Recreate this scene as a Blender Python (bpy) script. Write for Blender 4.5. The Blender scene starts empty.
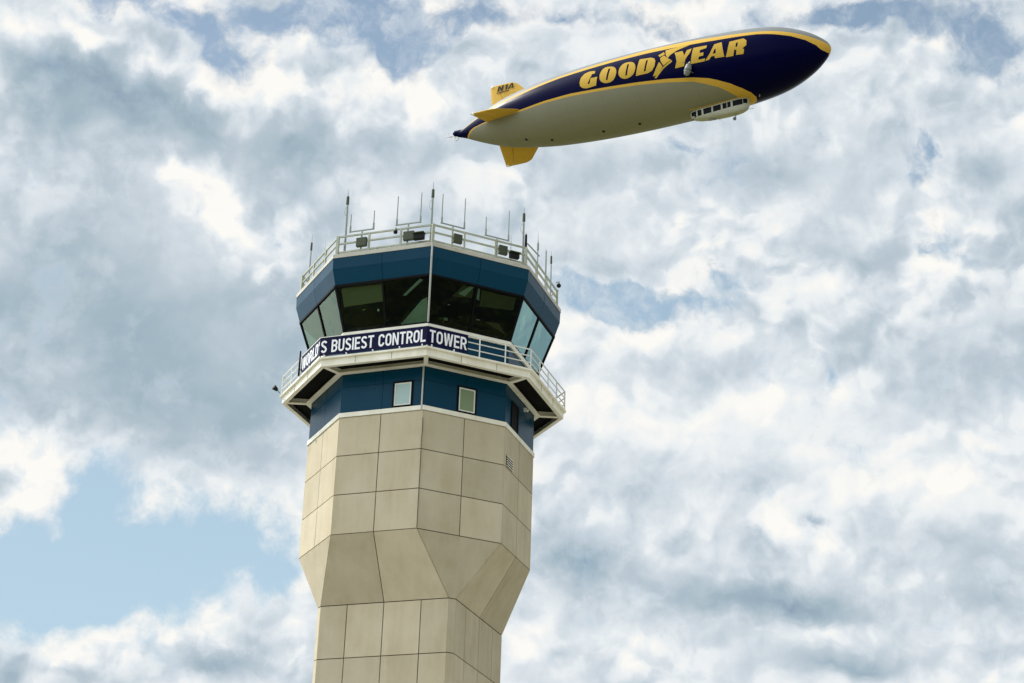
import bpy, bmesh, math, random
from mathutils import Vector, Matrix
from mathutils.geometry import tessellate_polygon
R = math.radians
random.seed(7)
sc = bpy.context.scene
col = sc.collection

# ------------------------------------------------------------------ helpers
def link(o, parent=None):
    col.objects.link(o)
    if parent: o.parent = parent
    return o
def empty(name, label, cat, loc=(0, 0, 0), rz=0.0, group=None):
    o = bpy.data.objects.new(name, None)
    o.empty_display_size = .5
    o.location = loc; o.rotation_euler = (0, 0, rz)
    o['label'] = label; o['category'] = cat
    if group: o['group'] = group
    return link(o)

class MB:
    """collects faces, then links them as ONE mesh object"""
    def __init__(s): s.v = []; s.f = []; s.m = []
    def poly(s, pts, mi=0):
        b = len(s.v); s.v += [tuple(p) for p in pts]; s.f.append(tuple(range(b, b + len(pts)))); s.m.append(mi)
    def mesh(s, v, f, mi=0):
        b = len(s.v); s.v += [tuple(p) for p in v]
        for q in f: s.f.append(tuple(i + b for i in q)); s.m.append(mi)
    def hexa(s, p, mi=0):                 # p: 4 bottom, 4 top, same winding
        s.mesh(p, [(3, 2, 1, 0), (4, 5, 6, 7), (0, 1, 5, 4), (1, 2, 6, 5), (2, 3, 7, 6), (3, 0, 4, 7)], mi)
    def prism(s, pts, d, mi=0):           # polygon pts extruded along vector d
        n = len(pts); q = [Vector(p) for p in pts]; d = Vector(d)
        v = q + [p + d for p in q]
        f = [tuple(range(n))[::-1], tuple(range(n, 2 * n))] + [(i, (i + 1) % n, n + (i + 1) % n, n + i) for i in range(n)]
        s.mesh(v, f, mi)
    def bar(s, a, b, w, h=None, up=(0, 0, 1), mi=0):
        a = Vector(a); b = Vector(b); h = h or w
        d = (b - a).normalized(); u = Vector(up)
        if abs(d.dot(u)) > .95: u = Vector((1, 0, 0))
        x = d.cross(u).normalized(); y = x.cross(d).normalized()
        q = [a + x * sx * w / 2 + y * sy * h / 2 for sx, sy in ((-1, -1), (1, -1), (1, 1), (-1, 1))]
        s.hexa(q + [p + (b - a) for p in q], mi)
    def tube(s, a, b, r, r2=None, n=10, mi=0):
        a = Vector(a); b = Vector(b); r2 = r if r2 is None else r2
        d = (b - a).normalized(); u = Vector((0, 0, 1)) if abs(d.z) < .9 else Vector((1, 0, 0))
        x = d.cross(u).normalized(); y = d.cross(x)
        v = [a + (x * math.cos(t) + y * math.sin(t)) * r for t in [2 * math.pi * i / n for i in range(n)]]
        v += [b + (x * math.cos(t) + y * math.sin(t)) * r2 for t in [2 * math.pi * i / n for i in range(n)]]
        f = [(i, (i + 1) % n, n + (i + 1) % n, n + i) for i in range(n)] + [tuple(range(n))[::-1], tuple(range(n, 2 * n))]
        s.mesh(v, f, mi)
    def ball(s, c, r, n=10, sz=1.0, mi=0):
        c = Vector(c); v = []; f = []
        for j in range(n + 1):
            t = math.pi * j / n
            for i in range(n * 2):
                p = math.pi * i / n
                v.append(c + Vector((r * math.sin(t) * math.cos(p), r * math.sin(t) * math.sin(p), r * sz * math.cos(t))))
        for j in range(n):
            for i in range(n * 2):
                k = (i + 1) % (n * 2)
                f.append((j * 2 * n + i, (j + 1) * 2 * n + i, (j + 1) * 2 * n + k, j * 2 * n + k))
        s.mesh(v, f, mi)
    def build(s, name, mats, parent=None, smooth=False, bevel=0.0, weld=False):
        me = bpy.data.meshes.new(name)
        me.from_pydata(s.v, [], s.f)
        mats = mats if isinstance(mats, (list, tuple)) else [mats]
        for m in mats: me.materials.append(m)
        me.polygons.foreach_set('material_index', s.m)
        bm = bmesh.new(); bm.from_mesh(me)
        if weld: bmesh.ops.remove_doubles(bm, verts=bm.verts, dist=1e-4)
        bmesh.ops.recalc_face_normals(bm, faces=bm.faces)
        bm.to_mesh(me); bm.free()
        if smooth:
            me.polygons.foreach_set('use_smooth', [True] * len(me.polygons))
        me.update()
        o = link(bpy.data.objects.new(name, me), parent)
        if bevel:
            b = o.modifiers.new('edge_wear', 'BEVEL'); b.width = bevel; b.segments = 2; b.limit_method = 'ANGLE'; b.angle_limit = R(40)
        return o

# ------------------------------------------------------------------ materials
def mat(name, base, rough=.6, metal=0.0, spec=.5, coat=0.0):
    m = bpy.data.materials.new(name); m.use_nodes = True
    b = m.node_tree.nodes['Principled BSDF']
    b.inputs['Base Color'].default_value = (*base, 1)
    b.inputs['Roughness'].default_value = rough
    b.inputs['Metallic'].default_value = metal
    b.inputs['Specular IOR Level'].default_value = spec
    b.inputs['Coat Weight'].default_value = coat
    return m
def nd(nt, t, **kw):
    n = nt.nodes.new(t)
    for k, v in kw.items(): setattr(n, k, v)
    return n
def mth(nt, op, a, b=None, c=None, clamp=False):
    n = nd(nt, 'ShaderNodeMath', operation=op); n.use_clamp = clamp
    for i, x in enumerate((a, b, c)):
        if x is None: continue
        if isinstance(x, (int, float)): n.inputs[i].default_value = x
        else: nt.links.new(x, n.inputs[i])
    return n.outputs[0]
def vmth(nt, op, a, b=None, sc_=None):
    n = nd(nt, 'ShaderNodeVectorMath', operation=op)
    for i, x in enumerate((a, b)):
        if x is None: continue
        if isinstance(x, tuple): n.inputs[i].default_value = x
        else: nt.links.new(x, n.inputs[i])
    if sc_ is not None: n.inputs['Scale'].default_value = sc_
    return n
def noise(nt, vec, scale, detail=4, rough=.55, dist=0.0, lac=2.0):
    n = nd(nt, 'ShaderNodeTexNoise', noise_dimensions='3D')
    n.inputs['Scale'].default_value = scale; n.inputs['Detail'].default_value = detail
    n.inputs['Roughness'].default_value = rough; n.inputs['Distortion'].default_value = dist
    n.inputs['Lacunarity'].default_value = lac
    nt.links.new(vec, n.inputs['Vector'])
    return n
def ramp(nt, fac, stops, interp='LINEAR'):
    n = nd(nt, 'ShaderNodeValToRGB'); cr = n.color_ramp; cr.interpolation = interp
    while len(cr.elements) < len(stops): cr.elements.new(.5)
    for e, (p, c) in zip(cr.elements, stops):
        e.position = p; e.color = (*c, 1) if len(c) == 3 else c
    nt.links.new(fac, n.inputs[0])
    return n.outputs[0]
def mix(nt, fac, a, b, mode='MIX'):
    n = nd(nt, 'ShaderNodeMix', data_type='RGBA', blend_type=mode)
    for s, x in ((n.inputs[0], fac), (n.inputs[6], a), (n.inputs[7], b)):
        if isinstance(x, (int, float)): s.default_value = x
        elif isinstance(x, tuple): s.default_value = (*x, 1)
        else: nt.links.new(x, s)
    return n.outputs[2]
def weather(m, amount=.25, scale=1.2, stretch=(1, 1, .12), tint=(.5, .45, .36), bump=0.0, island=0.0, grain=60):
    """grime streaks, grain and small panel-to-panel differences, all procedural"""
    nt = m.node_tree; b = nt.nodes['Principled BSDF']
    base = tuple(b.inputs['Base Color'].default_value)[:3]
    tc = nd(nt, 'ShaderNodeTexCoord')
    mp = nd(nt, 'ShaderNodeMapping'); mp.inputs['Scale'].default_value = stretch
    nt.links.new(tc.outputs['Object'], mp.inputs[0])
    n1 = noise(nt, mp.outputs[0], scale, 6, .65)
    n2 = noise(nt, tc.outputs['Object'], scale * .45, 5, .6)
    n3 = noise(nt, tc.outputs['Object'], grain, 3, .6)
    f = mth(nt, 'MULTIPLY', n1.outputs[0], n2.outputs[0])
    f = mth(nt, 'MULTIPLY_ADD', f, 4.2, -.62, clamp=True)
    c = mix(nt, mth(nt, 'MULTIPLY', f, amount), base, tuple(x * y for x, y in zip(base, tint)))
    g = mth(nt, 'MULTIPLY_ADD', n3.outputs[0], .22, .89)
    if island:
        ge = nd(nt, 'ShaderNodeNewGeometry')
        g = mth(nt, 'MULTIPLY', g, mth(nt, 'MULTIPLY_ADD', ge.outputs['Random Per Island'], island, 1 - island / 2))
    gv = nd(nt, 'ShaderNodeCombineXYZ')
    for i in range(3): nt.links.new(g, gv.inputs[i])
    c = mix(nt, 1.0, c, gv.outputs[0], 'MULTIPLY')
    nt.links.new(c, b.inputs['Base Color'])
    r0 = b.inputs['Roughness'].default_value
    nt.links.new(mth(nt, 'MULTIPLY_ADD', n1.outputs[0], .25, r0 - .12, clamp=True), b.inputs['Roughness'])
    if bump:
        bp = nd(nt, 'ShaderNodeBump'); bp.inputs['Strength'].default_value = bump; bp.inputs['Distance'].default_value = .02
        nt.links.new(mth(nt, 'ADD', n3.outputs[0], n1.outputs[0]), bp.inputs['Height']); nt.links.new(bp.outputs[0], b.inputs['Normal'])
    return m

M = {}
M['concrete'] = weather(mat('precast_concrete', (.525, .462, .34), .85, spec=.25), .52, 1.6, (1, 1, .16), (.72, .68, .58), .35, .20)
M['joint'] = mat('joint_sealant', (.10, .078, .048), .9)
M['blue'] = weather(mat('blue_metal_panel', (.001, .041, .082), .30, spec=.10), .35, 1.0, (1, 1, .2), (.75, .8, .85), .03, .05)
M['seam'] = mat('panel_seam', (.002, .004, .008), .8, spec=.1)
M['white'] = weather(mat('cream_white_paint', (.86, .83, .73), .5), .5, 1.6, (1, 1, .25), (.62, .57, .46), .05, .04)
M['rail'] = weather(mat('white_rail_paint', (.78, .78, .74), .45), .4, 2.0, (1, 1, .5), (.6, .6, .5))
M['roofrail'] = weather(mat('weathered_roof_rail', (.42, .44, .37), .55), .6, 3.0, (1, 1, .5), (.5, .55, .4))
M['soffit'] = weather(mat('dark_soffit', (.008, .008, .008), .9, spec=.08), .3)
M['beam'] = weather(mat('soffit_beam_paint', (.42, .40, .30), .55), .5, 2.0, (1, 1, 1), (.6, .55, .42))
M['black'] = mat('black_frame', (.004, .004, .005), .65, spec=.08)
M['alu'] = mat('antenna_grey', (.27, .30, .29), .5)
M['thin'] = mat('antenna_pale', (.30, .32, .32), .5)
M['box'] = weather(mat('olive_box', (.045, .058, .026), .6), .5, 3)
M['blackbox'] = mat('black_box', (.009, .011, .009), .6, spec=.15)
M['vinyl'] = weather(mat('navy_vinyl', (.002, .002, .032), .42, spec=.1), .3, 2.0, (1, 1, .6), (1.6, 1.6, 1.4), .5, 0, 4)
M['letter'] = mat('white_vinyl', (.84, .85, .88), .5)
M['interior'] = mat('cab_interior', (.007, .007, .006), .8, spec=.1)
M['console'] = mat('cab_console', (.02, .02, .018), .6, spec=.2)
M['olive'] = mat('olive_reflection', (.20, .17, .07), .8)  # olive reflections in the cab glass, put into slab colour
M['pale_piece'] = mat('pale_slab', (.74, .80, .68), .8)  # pale slabs behind cab glass; the streaks are reflections put into colour
M['pane_light'] = mat('sky_reflection_pane', (.36, .50, .50), .35)  # sky reflection painted into the small pane's colour
M['pane_green'] = mat('green_reflection_pane', (.17, .24, .12), .35)  # green reflection painted in as the pane's own colour
M['conduit'] = mat('conduit_grey', (.45, .46, .44), .45, metal=.2)
M['coping'] = weather(mat('coping_metal', (.50, .48, .42), .55), .5, 1.6, (1, 1, .25), (.62, .57, .46))
M['roof'] = weather(mat('roof_membrane', (.4, .39, .36), .9), .4)

def glass_mat():
    m = bpy.data.materials.new('teal_cab_glass'); m.use_nodes = True; nt = m.node_tree
    nt.nodes.clear(); out = nd(nt, 'ShaderNodeOutputMaterial')
    tr = nd(nt, 'ShaderNodeBsdfTransparent'); tr.inputs[0].default_value = (.44, .57, .50, 1)
    gl = nd(nt, 'ShaderNodeBsdfGlossy'); gl.inputs['Roughness'].default_value = .015; gl.inputs[0].default_value = (.56, .74, .62, 1)
    fr = nd(nt, 'ShaderNodeFresnel'); fr.inputs[0].default_value = 1.52
    tc = nd(nt, 'ShaderNodeTexCoord'); n = noise(nt, tc.outputs['Object'], .9, 2, .5)
    bp = nd(nt, 'ShaderNodeBump'); bp.inputs['Strength'].default_value = .22; bp.inputs['Distance'].default_value = .06
    nt.links.new(n.outputs[0], bp.inputs['Height']); nt.links.new(bp.outputs[0], gl.inputs['Normal'])
    mx = nd(nt, 'ShaderNodeMixShader')
    nt.links.new(mth(nt, 'MULTIPLY_ADD', fr.outputs[0], 1.75, -.055, clamp=True), mx.inputs[0])
    nt.links.new(tr.outputs[0], mx.inputs[1]); nt.links.new(gl.outputs[0], mx.inputs[2]); nt.links.new(mx.outputs[0], out.inputs[0])
    return m
M['glass'] = glass_mat()

# ------------------------------------------------------------------ octagon geometry of the tower
C8 = math.cos(R(22.5)); S8 = math.sin(R(22.5))
def ov(r, z, k):                                   # corner k of an octagon of circumradius r
    a = R(45 * (k - 2)); return Vector((r * math.sin(a), -r * math.cos(a), z))
def fn(k):                                         # outward normal and sideways axis of face k (corner k to k+1)
    a = R(45 * (k - 1.5)); return Vector((math.sin(a), -math.cos(a), 0)), Vector((math.cos(a), math.sin(a), 0))
def fp(k, r, t, z, out=0.0):                       # a point on face k
    n, s = fn(k); return n * (r * C8 + out) + s * t + Vector((0, 0, z))
def ring(mb, levels, mi=0, close=True):            # closed band of octagons [(r, z), ...]
    L = len(levels)
    v = [ov(r, z, k) for r, z in levels for k in range(8)]
    f = []
    for j in range(L if close else L - 1):
        for k in range(8):
            a = j * 8 + k; b = j * 8 + (k + 1) % 8; j2 = (j + 1) % L
            f.append((a, b, j2 * 8 + (k + 1) % 8, j2 * 8 + k))
    mb.mesh(v, f, mi)
def inset(pts, g):                                 # shrink a planar convex polygon by g
    p = [Vector(q) for q in pts]; n = len(p)
    nrm = (p[1] - p[0]).cross(p[2] - p[0])
    if nrm.length < 1e-9: nrm = (p[2] - p[0]).cross(p[3] - p[0])
    nrm.normalize(); out = []
    gs = g if isinstance(g, (list, tuple)) else [g] * n
    for i in range(n):
        a, b, c = p[i - 1], p[i], p[(i + 1) % n]
        d1 = (b - a).normalized(); d2 = (c - b).normalized()
        n1 = nrm.cross(d1); n2 = nrm.cross(d2)
        g1 = gs[i - 1]; g2 = gs[i]
        den = n1.dot(n1) * n2.dot(n2) - n1.dot(n2) ** 2
        if abs(den) < 1e-6: out.append(b + n1 * g1); continue
        # point b + x n1 + y n2 with offsets g1, g2
        k = n1.dot(n2); x = (g1 - k * g2) / (1 - k * k); y = (g2 - k * g1) / (1 - k * k)
        out.append(b + n1 * x + n2 * y)
    return out, nrm
def slab(mb, pts, g, depth, centre, mi=0):
    q, n = inset(pts, g)
    mid = sum(q, Vector()) / len(q)
    if n.dot(mid - Vector((0, 0, mid.z)) - centre) < 0: n = -n
    # the outer face sits on the polygon, the body goes inward
    mb.prism(q, -n * depth, mi)

# ------------------------------------------------------------------ setting
gm = bpy.data.materials.new('airfield_grass'); gm.use_nodes = True
nt = gm.node_tree; b = nt.nodes['Principled BSDF']; b.inputs['Roughness'].default_value = .95; b.inputs['Specular IOR Level'].default_value = .1
tc = nd(nt, 'ShaderNodeTexCoord')
n1 = noise(nt, tc.outputs['Object'], .06, 8, .7); n2 = noise(nt, tc.outputs['Object'], 1.5, 4, .6)
c = ramp(nt, n1.outputs[0], [(.36, (.03, .035, .014)), (.46, (.15, .155, .065)), (.56, (.26, .24, .12)), (.66, (.42, .39, .28))])
c = mix(nt, mth(nt, 'MULTIPLY', n2.outputs[0], .5), c, (.10, .10, .045))
nt.links.new(c, b.inputs['Base Color'])
mb = MB(); n = 96
mb.mesh([(0, 0, 0)] + [(9000 * math.cos(2 * math.pi * i / n), 9000 * math.sin(2 * math.pi * i / n), 0) for i in range(n)],
        [(0, 1 + i, 1 + (i + 1) % n) for i in range(n)])
g = mb.build('ground', gm); g['kind'] = 'structure'
am = weather(mat('apron_concrete', (.34, .33, .29), .9), .5, .3, (1, 1, 1), (.6, .58, .52), 0, 0, 8)
mb = MB(); mb.poly([(-45, -60, .004), (45, -60, .004), (45, 45, .004), (-45, 45, .004)])
g = mb.build('apron', am); g['kind'] = 'structure'
rm = weather(mat('taxiway_asphalt', (.06, .06, .058), .92), .4, .2, (1, 1, 1), (.6, .6, .6), 0, 0, 6)
mb = MB()
mb.poly([(-1500, -190, .004), (1500, -190, .004), (1500, -168, .004), (-1500, -168, .004)])
mb.poly([(-1800, -560, .004), (1800, -500, .004), (1800, -455, .004), (-1800, -515, .004)])
g = mb.build('taxiway', rm); g['kind'] = 'structure'

SUN_E = 3.6; SKY_FILL = 2.3
GLYPHS = {
'G': [(32.81, 17.8), (32.85, 12.1), (32.3, 12.7), (31.98, 6.3), (31.46, -3.1), (31.85, -3.9), (32.08, 5.4), (33.42, 4.8), (33.17, -9.4), (31.23, -10.1), (30.45, -7.9), (29.96, -3.9), (29.81, 2.4), (30.01, 11.1), (30.66, 17.8), (31.62, 19.9)],
'O1': [(35.59, 19.3), (36.62, 15.9), (37.19, 9.6), (37.24, 1.7), (36.84, -6.3), (36.14, -9.8), (35.17, -9.9), (34.31, -6.7), (33.87, -1.0), (33.85, 6.8), (34.18, 15.4), (34.79, 19.4)],
'o1': [(35.57, 14.5), (35.97, 14.1), (35.5, -5.2), (35.16, -4.8)],
'O2': [(39.28, 18.5), (40.28, 16.4), (40.9, 10.0), (41.02, 2.8), (40.69, -5.4), (40.0, -9.4), (38.93, -10.7), (38.09, -7.2), (37.67, -1.7), (37.65, 5.0), (37.92, 12.6), (38.52, 17.6)],
'o2': [(39.32, 13.5), (39.68, 13.4), (39.35, -5.4), (39.01, -5.3)],
'D': [(41.68, 17.9), (43.9, 15.9), (44.6, 12.6), (44.84, 7.4), (44.68, -1.5), (44.18, -7.5), (43.41, -9.8), (41.04, -9.8)],
'd': [(43.03, 12.5), (43.37, 12.5), (42.96, -5.9), (42.62, -6.0)],
'w1': [(46.55, 24.4), (48.87, 26.4), (51.14, 24.9), (48.82, 18.1), (47.67, 12.0), (47.2, 7.1), (46.8, 13.0)],
'w2': [(45.29, 16.9), (46.3, 21.3), (46.59, 15.8), (45.6, 12.8)],
'w3': [(45.73, 10.4), (46.41, 14.0), (47.2, 7.1), (47.83, 2.9), (46.39, -3.9), (45.87, 4.2)],
'w4': [(45.56, 4.0), (46.24, -5.0), (45.15, -15.6), (44.27, -16.3), (44.82, -7.7)],
'w5': [(47.94, 2.6), (48.04, -0.7), (46.47, -7.9), (44.86, -20.1), (44.52, -19.0), (46.27, -6.3)],
'Y': [(48.43, 14.4), (49.99, 14.5), (50.33, 5.2), (50.8, 14.3), (51.7, 15.5), (51.46, 8.6), (50.57, -1.6), (50.26, -12.0), (48.57, -12.2), (48.91, -2.0), (48.73, 7.6)],
'E': [(52.0, 15.9), (54.51, 15.6), (54.47, 10.2), (53.28, 8.7), (53.24, 3.5), (53.99, 3.3), (53.89, -2.0), (53.09, -2.2), (52.96, -7.1), (54.26, -7.0), (54.08, -11.4), (51.48, -11.1)],
'A': [(55.91, 14.7), (57.25, 16.2), (57.73, -10.9), (56.02, -10.2), (55.95, -5.9), (55.36, -6.5), (54.92, -10.7), (54.22, -11.1), (55.19, 0.1)],
'a': [(55.98, 5.1), (56.22, 5.1), (56.21, -2.3), (55.67, -2.3)],
'R': [(58.69, 13.9), (61.2, 16.2), (61.76, 10.9), (61.75, 1.5), (61.06, -2.9), (61.33, -5.2), (61.17, -12.6), (59.83, -11.9), (59.99, -4.6), (59.61, -2.1), (59.34, -12.7), (57.97, -12.2), (58.34, -2.4)],
'r': [(59.9, 9.1), (60.28, 9.5), (60.1, 1.7), (59.81, 1.3)],
}
COVER = [(-17.72, 16.74, 4.57, 2.23, -2.0, -0.7),
 (-13.48, 16.26, 5.08, 2.23, -2.0, -0.75),
 (-11.52, 14.26, 3.86, 2.44, -12.0, -0.8),
 (-8.24, 17.23, 6.09, 2.44, -2.0, -0.75),
 (-3.99, 17.29, 9.14, 2.64, -2.0, -0.9),
 (-2.3, 15.73, 3.45, 2.23, -2.0, -0.6),
 (-5.21, 15.39, 3.05, 1.42, -2.0, -0.3),
 (1.31, 18.05, 6.09, 2.23, -2.0, -0.6),
 (6.14, 18.03, 4.06, 1.63, -2.0, -0.55),
 (12.51, 17.03, 2.44, 1.42, -2.0, -0.5),
 (22.46, 18.84, 7.11, 2.03, -2.0, -0.75),
 (29.65, 17.45, 4.06, 2.23, -2.0, -0.5),
 (25.83, 12.23, 1.42, 1.83, -2.0, -0.75),
 (25.38, 10.36, 1.63, 1.42, -2.0, -0.45),
 (26.95, 6.66, 2.64, 1.02, -2.0, -0.45),
 (9.16, 2.31, 6.3, 2.23, -10.0, -1.15),
 (11.29, 2.86, 6.09, 1.42, -2.0, -0.5),
 (10.46, 17.98, 6.09, 1.83, -2.0, -0.4),
 (24.52, 19.08, 8.13, 2.03, -2.0, -0.45),
 (29.23, 18.18, 6.09, 3.66, -2.0, -0.45),
 (16.9, 18.92, 5.08, 1.42, -2.0, -0.3),
 (15.11, 4.15, 2.44, 1.22, -2.0, -0.5),
 (12.8, 11.72, 2.84, 1.22, -2.0, -0.5),
 (13.98, 3.01, 2.64, 1.02, -2.0, -0.45),
 (-18.66, -14.19, 12.19, 4.88, 6.0, -1.1),
 (-11.43, -11.44, 10.16, 4.47, 6.0, -0.95),
 (-16.3, -9.29, 4.27, 5.08, -2.0, -0.85),
 (-7.53, -13.0, 4.67, 2.03, -2.0, -0.7),
 (21.61, -0.45, 1.02, 1.83, -2.0, -0.4),
 (-21.85, -13.28, 6.09, 3.66, -2.0, -0.8)]
LUMA = [(-15.71, -0.77, 19.3, 11.17, -2.0, -0.15),
 (-19.64, 3.79, 11.17, 9.14, -2.0, -0.08),
 (-10.21, -4.73, 11.17, 6.09, -2.0, -0.11),
 (-7.28, -0.31, 6.09, 10.16, -2.0, -0.08),
 (-20.78, -4.23, 6.09, 4.06, -2.0, -0.06),
 (-16.41, 11.94, 9.14, 4.06, -12.0, -0.22),
 (-20.15, 13.04, 7.11, 4.06, -2.0, -0.18),
 (-12.68, 11.36, 4.06, 3.05, -2.0, -0.12),
 (-8.36, 9.76, 4.06, 3.66, -2.0, -0.2),
 (-4.15, 10.54, 5.08, 3.66, -2.0, -0.12),
 (-0.4, 10.23, 6.09, 4.06, -2.0, -0.08),
 (-22.11, 15.3, 5.08, 1.63, -12.0, 0.2),
 (-18.39, 14.47, 4.67, 1.42, -20.0, 0.2),
 (-14.91, 13.52, 4.06, 1.42, -27.0, 0.2),
 (-12.49, 12.6, 2.44, 1.83, -42.0, 0.18),
 (-12.2, 7.4, 4.67, 2.64, -17.0, 0.24),
 (-9.71, 5.31, 4.47, 3.66, -22.0, 0.24),
 (-8.12, 3.48, 2.64, 1.63, -12.0, 0.22),
 (-14.38, 8.6, 1.83, 1.42, -2.0, 0.14),
 (-9.27, 11.84, 3.45, 4.47, -2.0, 0.16),
 (-7.59, 15.14, 6.09, 3.45, -2.0, 0.16),
 (-5.28, 11.81, 3.66, 3.66, -2.0, 0.12),
 (-1.89, 13.09, 6.09, 3.45, -2.0, 0.12),
 (2.03, 14.66, 6.09, 3.45, -2.0, 0.06),
 (-20.89, -6.88, 4.67, 3.66, -2.0, 0.2),
 (-20.99, -9.8, 5.08, 1.83, -2.0, 0.14),
 (-18.97, -8.37, 2.23, 3.05, -2.0, 0.1),
 (-14.16, -9.82, 3.45, 1.83, -2.0, 0.14),
 (-10.71, -10.07, 5.08, 2.23, -12.0, 0.18),
 (-7.75, -10.99, 4.06, 2.44, -2.0, 0.2),
 (-11.21, -15.52, 11.17, 2.03, 3.0, 0.2),
 (-18.48, -17.36, 8.13, 1.63, 3.0, 0.16),
 (-5.96, -14.63, 4.06, 4.06, -2.0, 0.12),
 (-10.29, -17.77, 6.09, 2.03, -2.0, -0.2),
 (-16.83, -18.66, 6.09, 1.22, -2.0, -0.1),
 (19.0, 10.31, 8.13, 4.67, -2.0, -0.16),
 (29.61, 11.21, 4.67, 3.66, -2.0, -0.2),
 (22.88, 6.21, 6.09, 2.03, 8.0, -0.16),
 (7.52, 9.63, 4.67, 4.06, -2.0, -0.1),
 (27.27, 18.93, 5.08, 2.44, -2.0, -0.06),
 (23.16, 14.07, 6.09, 4.06, -2.0, 0.1),
 (14.31, 6.8, 5.08, 3.05, -2.0, 0.06),
 (27.92, 7.04, 5.08, 3.05, -2.0, 0.08),
 (24.23, 4.4, 7.11, 2.64, -2.0, 0.1),
 (7.46, -1.11, 4.06, 3.05, -2.0, 0.1),
 (11.39, 0.99, 5.08, 2.44, -2.0, 0.08),
 (10.59, -4.16, 6.09, 2.44, -2.0, 0.06),
 (29.74, 3.89, 6.09, 6.09, -2.0, -0.05),
 (9.21, -11.32, 4.88, 3.05, -2.0, -0.26),
 (15.4, -13.06, 15.24, 3.05, -2.0, -0.1),
 (26.37, -14.69, 12.19, 4.06, -2.0, -0.06),
 (20.37, -12.66, 12.19, 2.03, 1.0, -0.2),
 (31.28, -12.29, 4.67, 4.06, -2.0, -0.18),
 (28.11, -9.47, 6.09, 2.44, -2.0, -0.12),
 (23.73, -16.33, 10.16, 2.03, -2.0, -0.2),
 (21.67, -8.44, 2.23, 1.32, -22.0, -0.2),
 (14.66, -9.33, 2.64, 2.03, -37.0, -0.14),
 (19.14, -9.91, 3.05, 1.42, -22.0, -0.14),
 (22.94, -9.89, 2.44, 1.22, -32.0, 0.12),
 (18.46, -9.41, 6.09, 1.42, 13.0, 0.08),
 (22.63, -14.01, 6.5, 1.32, -2.0, 0.12),
 (8.12, -16.1, 5.69, 2.23, -2.0, 0.16),
 (12.34, -16.43, 5.08, 1.83, -2.0, 0.08),
 (19.23, -3.71, 26.41, 9.14, -2.0, 0.1),
 (27.6, -0.12, 9.14, 4.67, -2.0, -0.1),
 (13.46, -0.35, 6.09, 2.64, -2.0, -0.08),
 (15.02, -6.08, 12.19, 2.44, -2.0, -0.06),
 (28.08, -5.95, 7.11, 1.63, 8.0, 0.08),
 (9.72, -7.97, 6.09, 2.03, -2.0, 0.05),
 (7.4, -4.87, 3.05, 3.05, -2.0, -0.06)]
CALM = [(20.34, -4.19, 30.47, 11.17, -2.0, 0.75),
 (-16.21, -1.33, 20.32, 12.19, -2.0, 0.5),
 (15.55, -15.74, 26.41, 6.09, -2.0, 0.4)]
# ------------------------------------------------------------------ control tower
T = empty('control_tower', 'tall tan concrete control tower with a blue glazed octagonal cab and a white balcony', 'control tower')

# --- shaft: chamfered square below, splayed transition, octagon above
Z1, Z2, Z3 = 23.84, 26.47, 31.82
RS = 5.14
mb = MB()
H, CH = 3.171, .239
def sqv(z, d=0.0):
    """chamfered square, 8 points in octagon face order: two per face of normal -22.5, 67.5, ..."""
    out = []
    for q in range(4):
        a = R(-22.5 + 90 * q); n = Vector((math.sin(a), -math.cos(a), 0)); s = Vector((math.cos(a), math.sin(a), 0))
        out += [n * (H - d) - s * (H - CH - d * .4), n * (H - d) + s * (H - CH - d * .4)]
    return [p + Vector((0, 0, z)) for p in out]
O3 = Vector((0, 0, 0))
GAP = .020; TH = .05
# dark core just behind the panels (it shows in the joints)
core = [sqv(0, TH - .012), sqv(Z1, TH - .012), [ov(RS - .05, Z2, 1 + k) for k in range(8)], [ov(RS - .05, Z3, 1 + k) for k in range(8)]]
v = [p for L in core for p in L]
f = [(j * 8 + k, j * 8 + (k + 1) % 8, (j + 1) * 8 + (k + 1) % 8, (j + 1) * 8 + k) for j in range(3) for k in range(8)]
mb.mesh(v, f + [tuple(range(24, 32))], 1)
def lerp(a, b, t): return a + (b - a) * t
# lower shaft rows going down in 2.3 m lifts
rows = [Z1 - 2.32 * i for i in range(11)]; rows[-1] = 0.0
wide = [0, .212, .50, .79, 1.0]
for q in range(4):
    for i in range(len(rows) - 1):
        zt, zb = rows[i], rows[i + 1]
        A, B = sqv(zt)[2 * q], sqv(zt)[2 * q + 1]
        C_, D_ = sqv(zb)[2 * q], sqv(zb)[2 * q + 1]
        for c in range(4):
            t0, t1 = wide[c], wide[c + 1]
            g = [GAP, GAP if c < 3 else .004, GAP, GAP if c else .004]
            slab(mb, [lerp(C_, D_, t0), lerp(C_, D_, t1), lerp(A, B, t1), lerp(A, B, t0)], g, TH, O3)
        E_, F_ = sqv(zt)[(2 * q + 2) % 8], sqv(zb)[(2 * q + 2) % 8]
        slab(mb, [D_, F_, E_, B], [GAP, .004, GAP, .004], TH, O3)
# transition
top8 = [ov(RS, Z2, 1 + k) for k in range(8)]; bot8 = sqv(Z1)
for k in range(8):
    a, b_ = bot8[k], bot8[(k + 1) % 8]; c, d = top8[(k + 1) % 8], top8[k]
    if k % 2 == 0:
        m0, m1 = lerp(a, b_, .5), lerp(d, c, .5)
        slab(mb, [a, m0, m1, d], [GAP, GAP, GAP, .012], TH, O3); slab(mb, [m0, b_, c, m1], [GAP, .012, GAP, GAP], TH, O3)
    else:
        slab(mb, [a, b_, c, d], [GAP, .022, GAP, .022], TH, O3)
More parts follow.
